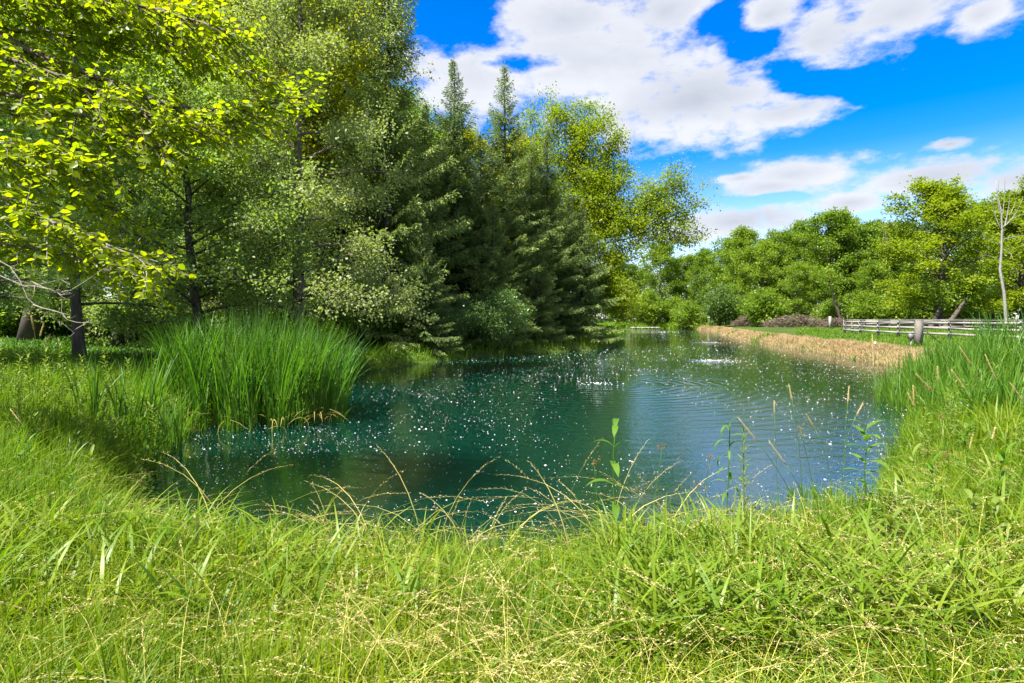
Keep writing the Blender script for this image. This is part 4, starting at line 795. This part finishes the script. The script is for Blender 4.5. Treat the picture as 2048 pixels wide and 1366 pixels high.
# ------------------------------------------------------------------ fluff on the water, aerators
n = 62000; u = rng.random(n); Y = 5.2*(110/5.2)**(u**.85); X = Y*U(-.75, .75, n); d = pond_sd(X, Y); k = d < -.06
clear = np.exp(-(((X-3.3)/2.6)**2 + ((Y-12)/5.0)**2)); clear += np.exp(-(((X-2.9)/1.6)**2+((Y-18.5)/2)**2)); k &= rng.random(n) > clear*1.3
k &= rng.random(n) < .12 + .7*patch(np.stack([X*1.0, Y*.6], 1), .30, 3)*patch(np.stack([X, Y], 1), 1.3, 7); X, Y = X[k], Y[k]; n = len(X); s = np.exp(rng.normal(0, .5, n))*.0043*np.clip(.75+Y/20, 1, 3.0)
th = np.arange(6)*pi/3; rr = U(.55, 1.3, (n, 6)); V = np.zeros((n, 7, 3)); V[:, :6, 0] = X[:, None]+np.cos(th)*rr*s[:, None]; V[:, :6, 1] = Y[:, None]+np.sin(th)*rr*s[:, None]*1.2; V[:, :6, 2] = .003; V[:, 6] = np.stack([X, Y, .004+s*.5], 1)
fc = np.array([[i, (i+1) % 6, 6] for i in range(6)]); tag(obj('floating_fluff', mesh('floating_fluff', V.reshape(-1, 3), (fc[None]+(np.arange(n)*7)[:, None, None]).reshape(-1, 3), M_fluff)), 'white seed fluff floating all over the pond', 'fluff', kind='stuff')
oc = np.array([[1,0,0],[-1,0,0],[0,1,0],[0,-1,0],[0,0,1],[0,0,-1.]]); of = np.array([[0,2,4],[2,1,4],[1,3,4],[3,0,4],[2,0,5],[1,2,5],[3,1,5],[0,3,5]])
for (ax, ay), nn_, rad, lab in zip(AER, (80, 120, 120, 50), (.9, 1.6, 2.2, 2.6), ('bubbling aerator in open water nearest the cattails', 'bubbling aerator off the tan bank midway along the pond', 'bubbling aerator between the midway one and the far shore', 'faint bubbling aerator close to the far landing stage')):
    r_ = rad*np.abs(rng.normal(0, .5, nn_)); a = U(0, 2*pi, nn_); c = np.stack([r_*np.cos(a), r_*np.sin(a)*.9, 0.012+.035*np.exp(-(r_/rad*2)**2)*rng.random(nn_)], 1); s = U(.005, .013, nn_)*(1+ay/40)
    V = c[:, None]+oc[None]*s[:, None, None]*[1.3, 1.3, .7]; o = thing('aerator', lab, 'fountain', (ax, ay, 0), 0, 'pond aerators'); tag(obj('bubbles', mesh('bubbles', V.reshape(-1, 3), (of[None]+(np.arange(nn_)*6)[:, None, None]).reshape(-1, 3), M_foam), o), kind='stuff')

# ------------------------------------------------------------------ single plants in the foreground
def leaf_strip(Ln, W_, mat, bend=.5, segs=6, wave=.0, rv=.5):
    t = np.linspace(0, 1, segs+1); wd = W_*.5*np.sin(pi*np.clip(t*.92+.06, 0, 1))**.75; wd[-1] = .0005
    x = Ln*np.sin(t*bend)/max(bend, .01) if bend > .02 else Ln*t; z = -Ln*(1-np.cos(t*bend))/max(bend, .01)
    mid = np.stack([x, t*0, z], 1); up_ = wd*.28; a = mid + np.stack([t*0, wd, up_+wave*np.sin(t*14)*W_], 1); b = mid + np.stack([t*0, -wd, up_-wave*np.sin(t*14+1)*W_], 1)
    V = np.concatenate([mid, a, b]); m = segs+1; i = np.arange(segs); q = np.concatenate([np.stack([i, i+1, i+1+m, i+m], 1), np.stack([i+2*m, i+1+2*m, i+1, i], 1)])
    return mesh('leaf', V, q, mat, np.full(len(V), rv), True)
LEAF = {}
def lf(mat, Ln, W_, bend):
    key = (mat.name, round(Ln, 2), round(W_, 3), round(bend, 1))
    if key not in LEAF: LEAF[key] = leaf_strip(Ln, W_, mat, bend, rv=float(rng.random()))
    return LEAF[key]
def weed(lab, x, y, H, nlv, Ln, W_, mat=None, lean=(0, 0), e0=50, bend=.9, opp=False, t0=.15, shrink=.5, group=None, name='weed', r=.005):
    mat = mat or M_weed; z = G(x, y)-.02; o = thing(name, lab, 'plant', (x, y, z), 0, group); t = np.linspace(0, 1, 7); st = np.stack([lean[0]*t**1.5, lean[1]*t**1.5, H*t], 1)+np.concatenate([[[0, 0, 0]], rng.normal(0, .006, (6, 3))])
    mb = MB(); mb.tube(st, np.linspace(r, r*.4, 7), 5); obj('stem', mb.build('stem', mat), o)
    for i in range(nlv):
        s = t0+(1-t0)*((i//2 if opp else i)/max(1, (nlv//2 if opp else nlv)-1)); s = min(s, 1); a = (i//2*1.57+(i % 2)*pi) if opp else i*2.4; a += U(-.3, .3)
        q = [np.interp(s, t, st[:, k]) for k in range(3)]; e = R(e0+25*s**3+U(-12, 12)); sc = (1-shrink*s**1.5)*U(.8, 1.15)
        obj('leaf', lf(mat, Ln, W_, [bend, bend*.7, bend*1.3][i % 3]), o, q, (U(-.2, .2), -e, a), sc)
    return o
def gpt(px, py, Y, dz=0): return px2x(px, Y), Y
# tall plants seen against the water
weed('tall dark-stemmed weed with drooping pointed leaves against the bright water', px2x(1222, 4.3), 4.2, 1.12, 16, .23, .055, M_weed, (.02, .05), 30, 1.6, True, .12, .2, r=.008)
weed('tall narrow-leaved stalk with curled top leaves beside the brown rush heads', px2x(1432, 4.5), 4.3, 1.15, 22, .20, .022, M_weed, (.03, 0), 25, 2.0, False, .3, .15, r=.007)
weed('bushy pale goldenrod with many narrow leaves in front of the bright water', px2x(1492, 3.9), 3.9, 1.0, 90, .10, .012, M_weedg, (.0, .05), 40, .8, False, .15, .4)
weed('broad-leaved willowherb in front of the fine dark rushes', px2x(1712, 4.4), 4.3, .98, 18, .25, .05, M_weed, (.03, 0), 35, 1.2, True, .3, .3, r=.007)
W_L = [(30, 5.2, .75, 'leafy willowherb at the left edge of the near bank'), (140, 4.6, .62, 'leafy willowherb with pale upper leaves on the left bank'), (248, 5.3, .50, 'young willowherb near the left water corner'), (560, 4.75, .42, 'short leafy weed at the water edge left of the straw grass'), (612, 5.0, .46, 'short leafy weed poking above the near water edge'), (215, 4.2, .50, 'dense leafy weed among the straw grass at left'), (60, 3.9, .48, 'broad leafy weed low at the left')]
for px, Y, h, lab in W_L: weed(lab, px2x(px, Y), Y, h, 18, .15, .030, M_weed if px % 40 else M_weedg, (U(-.05, .05), U(-.05, .05)), 35, 1.0, True, .25, .35)
for i in range(16):
    Y = U(4.4, 7.8); px = U(-20, 340)-max(0, 5.6-Y)*0+max(0, 6-Y)*60; h = U(.4, .7); weed('leafy green weed in the rank growth on the near left bank', px2x(px, Y), Y, h, 20, U(.14, .2), U(.028, .045), M_weed if i % 2 else M_weedg, (U(-.1, .1), U(-.1, .1)), 35, 1.0, i % 3 > 0, .2, .35, 'rank weeds on the left bank')
for i, (px, Y, h) in enumerate([(95, 9.6, .95), (130, 9.9, 1.05), (175, 9.4, .9), (215, 10.2, 1.1), (60, 9.1, .9), (240, 9.0, .85), (150, 8.6, .8), (25, 8.8, .85), (290, 10.4, .95), (200, 8.2, .75), (85, 8.3, .8), (265, 9.8, 1.0), (110, 7.6, .75), (40, 7.2, .7), (170, 7.4, .7), (10, 9.8, 1.0), (230, 7.6, .65), (320, 8.9, .8)]):
    weed('pale leafy goldenrod in the weed patch left of the cattails', px2x(px, Y), Y, h*1.12, 44, .19, .036, M_weedg, (U(-.15, .15), U(-.1, .1)), 35, 1.0, False, .2, .45, 'goldenrod left of the cattails', r=.007)
W_R = [(1800, 4.0, .62, .22, .06), (1850, 4.5, .66, .20, .05), (1920, 3.8, .55, .20, .05), (1985, 4.3, .7, .22, .05), (1760, 3.6, .45, .18, .05), (1890, 3.2, .40, .17, .05), (2010, 3.4, .5, .18, .045), (1660, 3.9, .42, .17, .04), (1830, 5.2, .7, .2, .05), (1940, 5.4, .75, .2, .05)]
for i, (px, Y, h, l, w_) in enumerate(W_R): weed('leafy broad-bladed weed in the thick growth on the near right bank', px2x(px, Y), Y, h, 14, l, w_, M_weed if i % 2 else M_weedg, (U(-.08, .08), U(-.08, .05)), 40, 1.0, False, .2, .3, 'broad weeds on the right bank')
for i in range(24):
    Y = U(5.8, 11.5); px = U(1830, 2060); weed('tall leafy weed rising from the grass slope below the rush bed', px2x(px, Y), Y, U(.55, .95), 20, U(.14, .22), U(.026, .045), M_weed if i % 2 else M_weedg, (U(-.15, .1), U(-.1, .1)), 38, 1.1, i % 3 > 0, .2, .35, 'tall weeds on the right slope', r=.006)
for i, (px, Y) in enumerate([(1850, 11.5), (1900, 10.2), (1960, 11.8), (2010, 10.0), (1985, 8.4), (1930, 9.0)]):
    fan_clump('rush_tuft', 'loose tuft of upright dark green rushes on the right slope', (px2x(px, Y), Y), (.35, .3), 9, .7, 1.2, 60, 'rush tufts on the right slope', False, dry=False)
# dock rosettes
for i, (px, Y, n_, l, lab) in enumerate([(400, 2.65, 7, .26, 'rosette of broad dock leaves low in the straw at left'), (1045, 2.95, 4, .20, 'upright pale dock leaves right of the clover flowers'), (745, 3.2, 5, .20, 'dock leaves in the grass left of the clover flowers'), (1850, 3.0, 7, .26, 'large dock leaves low on the right bank'), (905, 3.05, 4, .17, 'small dock leaves next to the first clover'), (1440, 3.4, 5, .2, 'dock leaves under the goldenrod at the water edge'), (860, 2.45, 4, .14, 'round low dock leaves at the bottom of the near bank')]):
    weed(lab, px2x(px, Y), Y, .10, n_, l, l*.30, M_weed, (0, 0), 62, .7, False, .1, .1, name='dock_plant')
# clover flowers
hd_me = None
for px, py, Y, lab in [(938, 1186, 3.05, 'pink clover flower head, topmost of the three in the grass'), (978, 1219, 2.92, 'pink clover flower head between the other two clovers'), (1022, 1244, 2.80, 'pink clover flower head beside the upright pale dock leaves')]:
    c = at(px, py, Y); z = G(c[0], Y); o = thing('clover_flower', lab, 'flower', (c[0], Y, z-.01)); h = c[2]-z; mb = MB(); mb.tube([(0, 0, 0), (.01, 0, h*.5), (0, 0, h)], .0018, 4); obj('stem', mb.build('stem', M_weed), o)
    if hd_me is None:
        m = 90; dv = nrm(rng.normal(0, 1, (m, 3))+[0, 0, .35]); V, Fc, r = leaves(dv*.004, dv+[[0, 0, .2]]*m, rng.normal(0, 1, (m, 3)), U(.012, .017, m), .005, 'diamond'); hd_me = mesh('flower_head', V, Fc, M_pink, r)
    obj('flower_head', hd_me, o, (0, 0, h))
    for k in range(3): obj('leaf', lf(M_weed, .035, .018, .5), o, (0, 0, h-.02), (0, -.3, k*2.1+U(0, .5)))
# lilac asters on the right bank
for i, (px, py, Y) in enumerate([(1905, 800, 9.0), (1928, 790, 9.0), (1915, 785, 9.1), (1938, 786, 8.9), (1946, 796, 9.0), (1899, 806, 8.9), (1922, 805, 8.8), (1911, 811, 8.8), (1935, 810, 8.9), (1950, 788, 9.1), (1893, 812, 8.8)]):
    c = at(px, py, Y); z = G(c[0], Y); o = thing('aster_flower', 'tiny lilac aster flower on the right bank below the rushes', 'flower', (c[0], Y, z-.01), 0, 'lilac asters'); h = c[2]-z; mb = MB(); mb.tube([(0, 0, 0), (.02, 0, h*.6), (0, 0, h)], .003, 4); obj('stem', mb.build('stem', M_weed), o)
    a = np.arange(12)*pi/6; D = np.stack([np.cos(a), np.sin(a)-.5, np.sin(a)*.4+.3], 1); V, Fc, r = leaves(np.zeros((12, 3)), D, np.tile([[0, -.7, .7]], (12, 1)), np.full(12, .016), .006, 'diamond'); obj('petals', mesh('petals', V, Fc, M_lilac, r), o, (0, 0, h))
# arching stalks in front of the water, one by one
def stalk(lab, x, y, hd, h, lean, group): 
    P = np.zeros((1, 3)); a_, b_ = straw(P, np.array([hd]), np.array([h]), np.array([lean]), .0065); o = thing('grass_stalk', lab, 'grass stalk', (x, y, G(x, y)-.01), 0, group, 1.22)
    obj('stem', mesh('stem', *a_[:2], M_straw, a_[2]), o); V = b_[0]; obj('seed_head', mesh('seed_head', b_[0], b_[1], M_head, b_[2]), o)
for i, (px, Y, hd, h, ln) in enumerate([(455, 4.9, pi, .75, .7), (500, 4.9, 2.8, .80, .9), (520, 4.8, 0.1, .85, .95), (540, 5.0, .2, .8, .7), (455, 4.7, .2, .72, 1.1), (760, 4.7, pi, .95, .50), (800, 4.7, 3.0, .9, .55), (790, 4.75, 3.1, .75, .8), (845, 4.7, pi, .72, .7), (880, 4.6, .1, .62, .2), (870, 4.8, 2.9, .7, .9), (930, 4.7, 3.2, .75, .75), (905, 4.75, .3, .66, .2), (960, 4.7, .1, .66, .25), (900, 4.6, .1, .8, 1.1), (1000, 4.7, .1, .62, 1.0), (1020, 4.6, 2.9, .6, .8), (1075, 4.6, .2, .62, 1.0), (1105, 4.65, .05, 1.12, .28), (1230, 4.5, pi, 1.0, .85), (1260, 4.5, 3.0, .9, .9), (1180, 4.5, 0, .85, .9), (1200, 4.4, .2, .95, .8), (1290, 4.5, 2.9, .85, 1.0), (1250, 4.4, .1, .9, 1.0), (1320, 4.4, .1, .8, .9), (1180, 4.4, 3.1, .7, 1.1), (1350, 4.3, 2.8, .75, .9), (700, 4.8, 2.9, .7, .6), (715, 4.7, 3.2, .62, .9), (1340, 4.6, .0, .8, .7), (640, 4.8, .1, .55, 1.1)]):
    stalk('arching straw-coloured grass stalk with thin seed head against the pond', px2x(px, Y-.3), Y-.3, hd, h, ln, 'arching grass stalks at the near water edge')
for i in range(70):
    px = U(380, 1010) if i % 2 else U(1130, 1440); Y = U(4.0, 4.6)
    stalk('arching straw-coloured grass stalk with thin seed head against the pond', px2x(px, Y), Y, rng.normal(0, .5)+(pi if rng.random() < .5 else 0), U(.7, 1.12), U(.3, 1.0), 'arching grass stalks at the near water edge')
def club(lab, top, bot, Y, base_px, ln=.11, r=.0048, mat=M_head):
    c1 = at(*top, Y); c0 = at(*bot, Y); x = px2x(base_px, Y); b = np.array([x, Y, G(x, Y)-.01]); o = thing('seed_spike', lab, 'grass stalk', b, 0, 'tan seed spikes on the right')
    d = nrm(c1-c0); Q = bez(np.zeros(3), (c0-b) - d*np.linalg.norm(c0-b)*.45, c0-b, 8); mb = MB(); mb.tube(Q, np.linspace(.0035, .0022, 8), 4); obj('stem', mb.build('stem', M_weed), o)
    l = np.linalg.norm(c1-c0); rr = r*Y/5; s = np.linspace(0, 1, 7)[:, None]; q = c0-b+(c1-c0)*s; mb = MB(); mb.tube(q, rr*np.array([.5, .95, 1, 1, .9, .75, .3]), 6, rnd=.4)
    m = 70; u = rng.random(m)[:, None]; dv = nrm(rng.normal(0, 1, (m, 3))); V, Fc, r2 = leaves(c0-b+(c1-c0)*u+dv*rr*.7, d+dv*.8, rng.normal(0, 1, (m, 3)), rr*2.4, rr*.9, 'diamond'); mb.add(V, Fc, r2); obj('seed_head', mb.build('seed_head', mat), o)
for i, (tp, bt, Y, bp) in enumerate([((1476, 835), (1514, 882), 4.6, 1640), ((1538, 882), (1572, 930), 4.6, 1660), ((1578, 770), (1584, 800), 5.2, 1600), ((1698, 772), (1695, 808), 5.6, 1690), ((1548, 802), (1549, 828), 5.4, 1560), ((1726, 806), (1713, 830), 5.5, 1712), ((1612, 828), (1628, 855), 5.2, 1640), ((1744, 668), (1748, 740), 8.5, 1760), ((1918, 692), (1944, 732), 6.5, 1970), ((1970, 708), (1992, 760), 6.0, 2020), ((1903, 738), (1932, 782), 6.2, 1965), ((1875, 732), (1877, 762), 6.6, 1872), ((1832, 748), (1862, 780), 6.0, 1880), ((1815, 785), (1830, 815), 6.2, 1840), ((1826, 772), (1828, 806), 6.3, 1834), ((2020, 765), (2048, 805), 5.5, 2090), ((1946, 868), (1938, 900), 5.0, 1950), ((1990, 855), (1984, 880), 5.4, 1990), ((62, 630), (68, 660), 7.5, 74), ((88, 645), (80, 672), 7.6, 78), ((100, 668), (92, 690), 7.5, 88), ((20, 818), (42, 845), 6.0, 60)]):
    club('upright tan seed spike on a thin green stalk by the water' , tp, bt, Y, bp)
# brown rush heads
for px, py, Y, bp, lab in [(1420, 918, 4.5, 1400, 'rush stalk with dark brown seed clusters, tallest in front of the bright water'), (1400, 975, 4.4, 1392, 'rush stalk with brown clusters just below the tallest one'), (1600, 858, 4.8, 1640, 'thin rush stalk with small brown clusters in front of the rippled water'), (1325, 890, 4.7, 1300, 'brown rush head among the arching straw stalks'), (1858, 778, 6.1, 1900, 'rush with big brown clusters under the tan seed spikes'), (1882, 832, 5.4, 1905, 'rush with brown clusters hanging over the bright bank grass'), (1895, 902, 5.0, 1900, 'low rush with brown clusters in the bright bank grass'), (1188, 925, 4.6, 1200, 'small ochre rush head left of the drooping weed')]:
    c = at(px, py, Y); x = px2x(bp, Y); b = np.array([x, Y, G(x, Y)-.01]); o = thing('rush_stalk', lab, 'rush', b); h = c-b; mb = MB(); mb.tube(bez(np.zeros(3), np.array([h[0]*.2, 0, h[2]*.6]), h, 8), np.linspace(.004, .0022, 8), 4); obj('stem', mb.build('stem', M_cat), o)
    m = 46; cl = rng.normal(0, .024, (6, 3)); P = h+cl[rng.integers(0, 6, m)]+rng.normal(0, .007, (m, 3)); V, Fc, r = leaves(P, rng.normal(0, 1, (m, 3)), rng.normal(0, 1, (m, 3)), U(.010, .018, m)*Y/5, .008*Y/5, 'diamond'); mb = MB(); mb.add(V, Fc, r)
    for q in cl: mb.tube([h, h+q], .0012, 3, cap=False)
    obj('seed_cluster', mb.build('seed_cluster', M_rush), o)
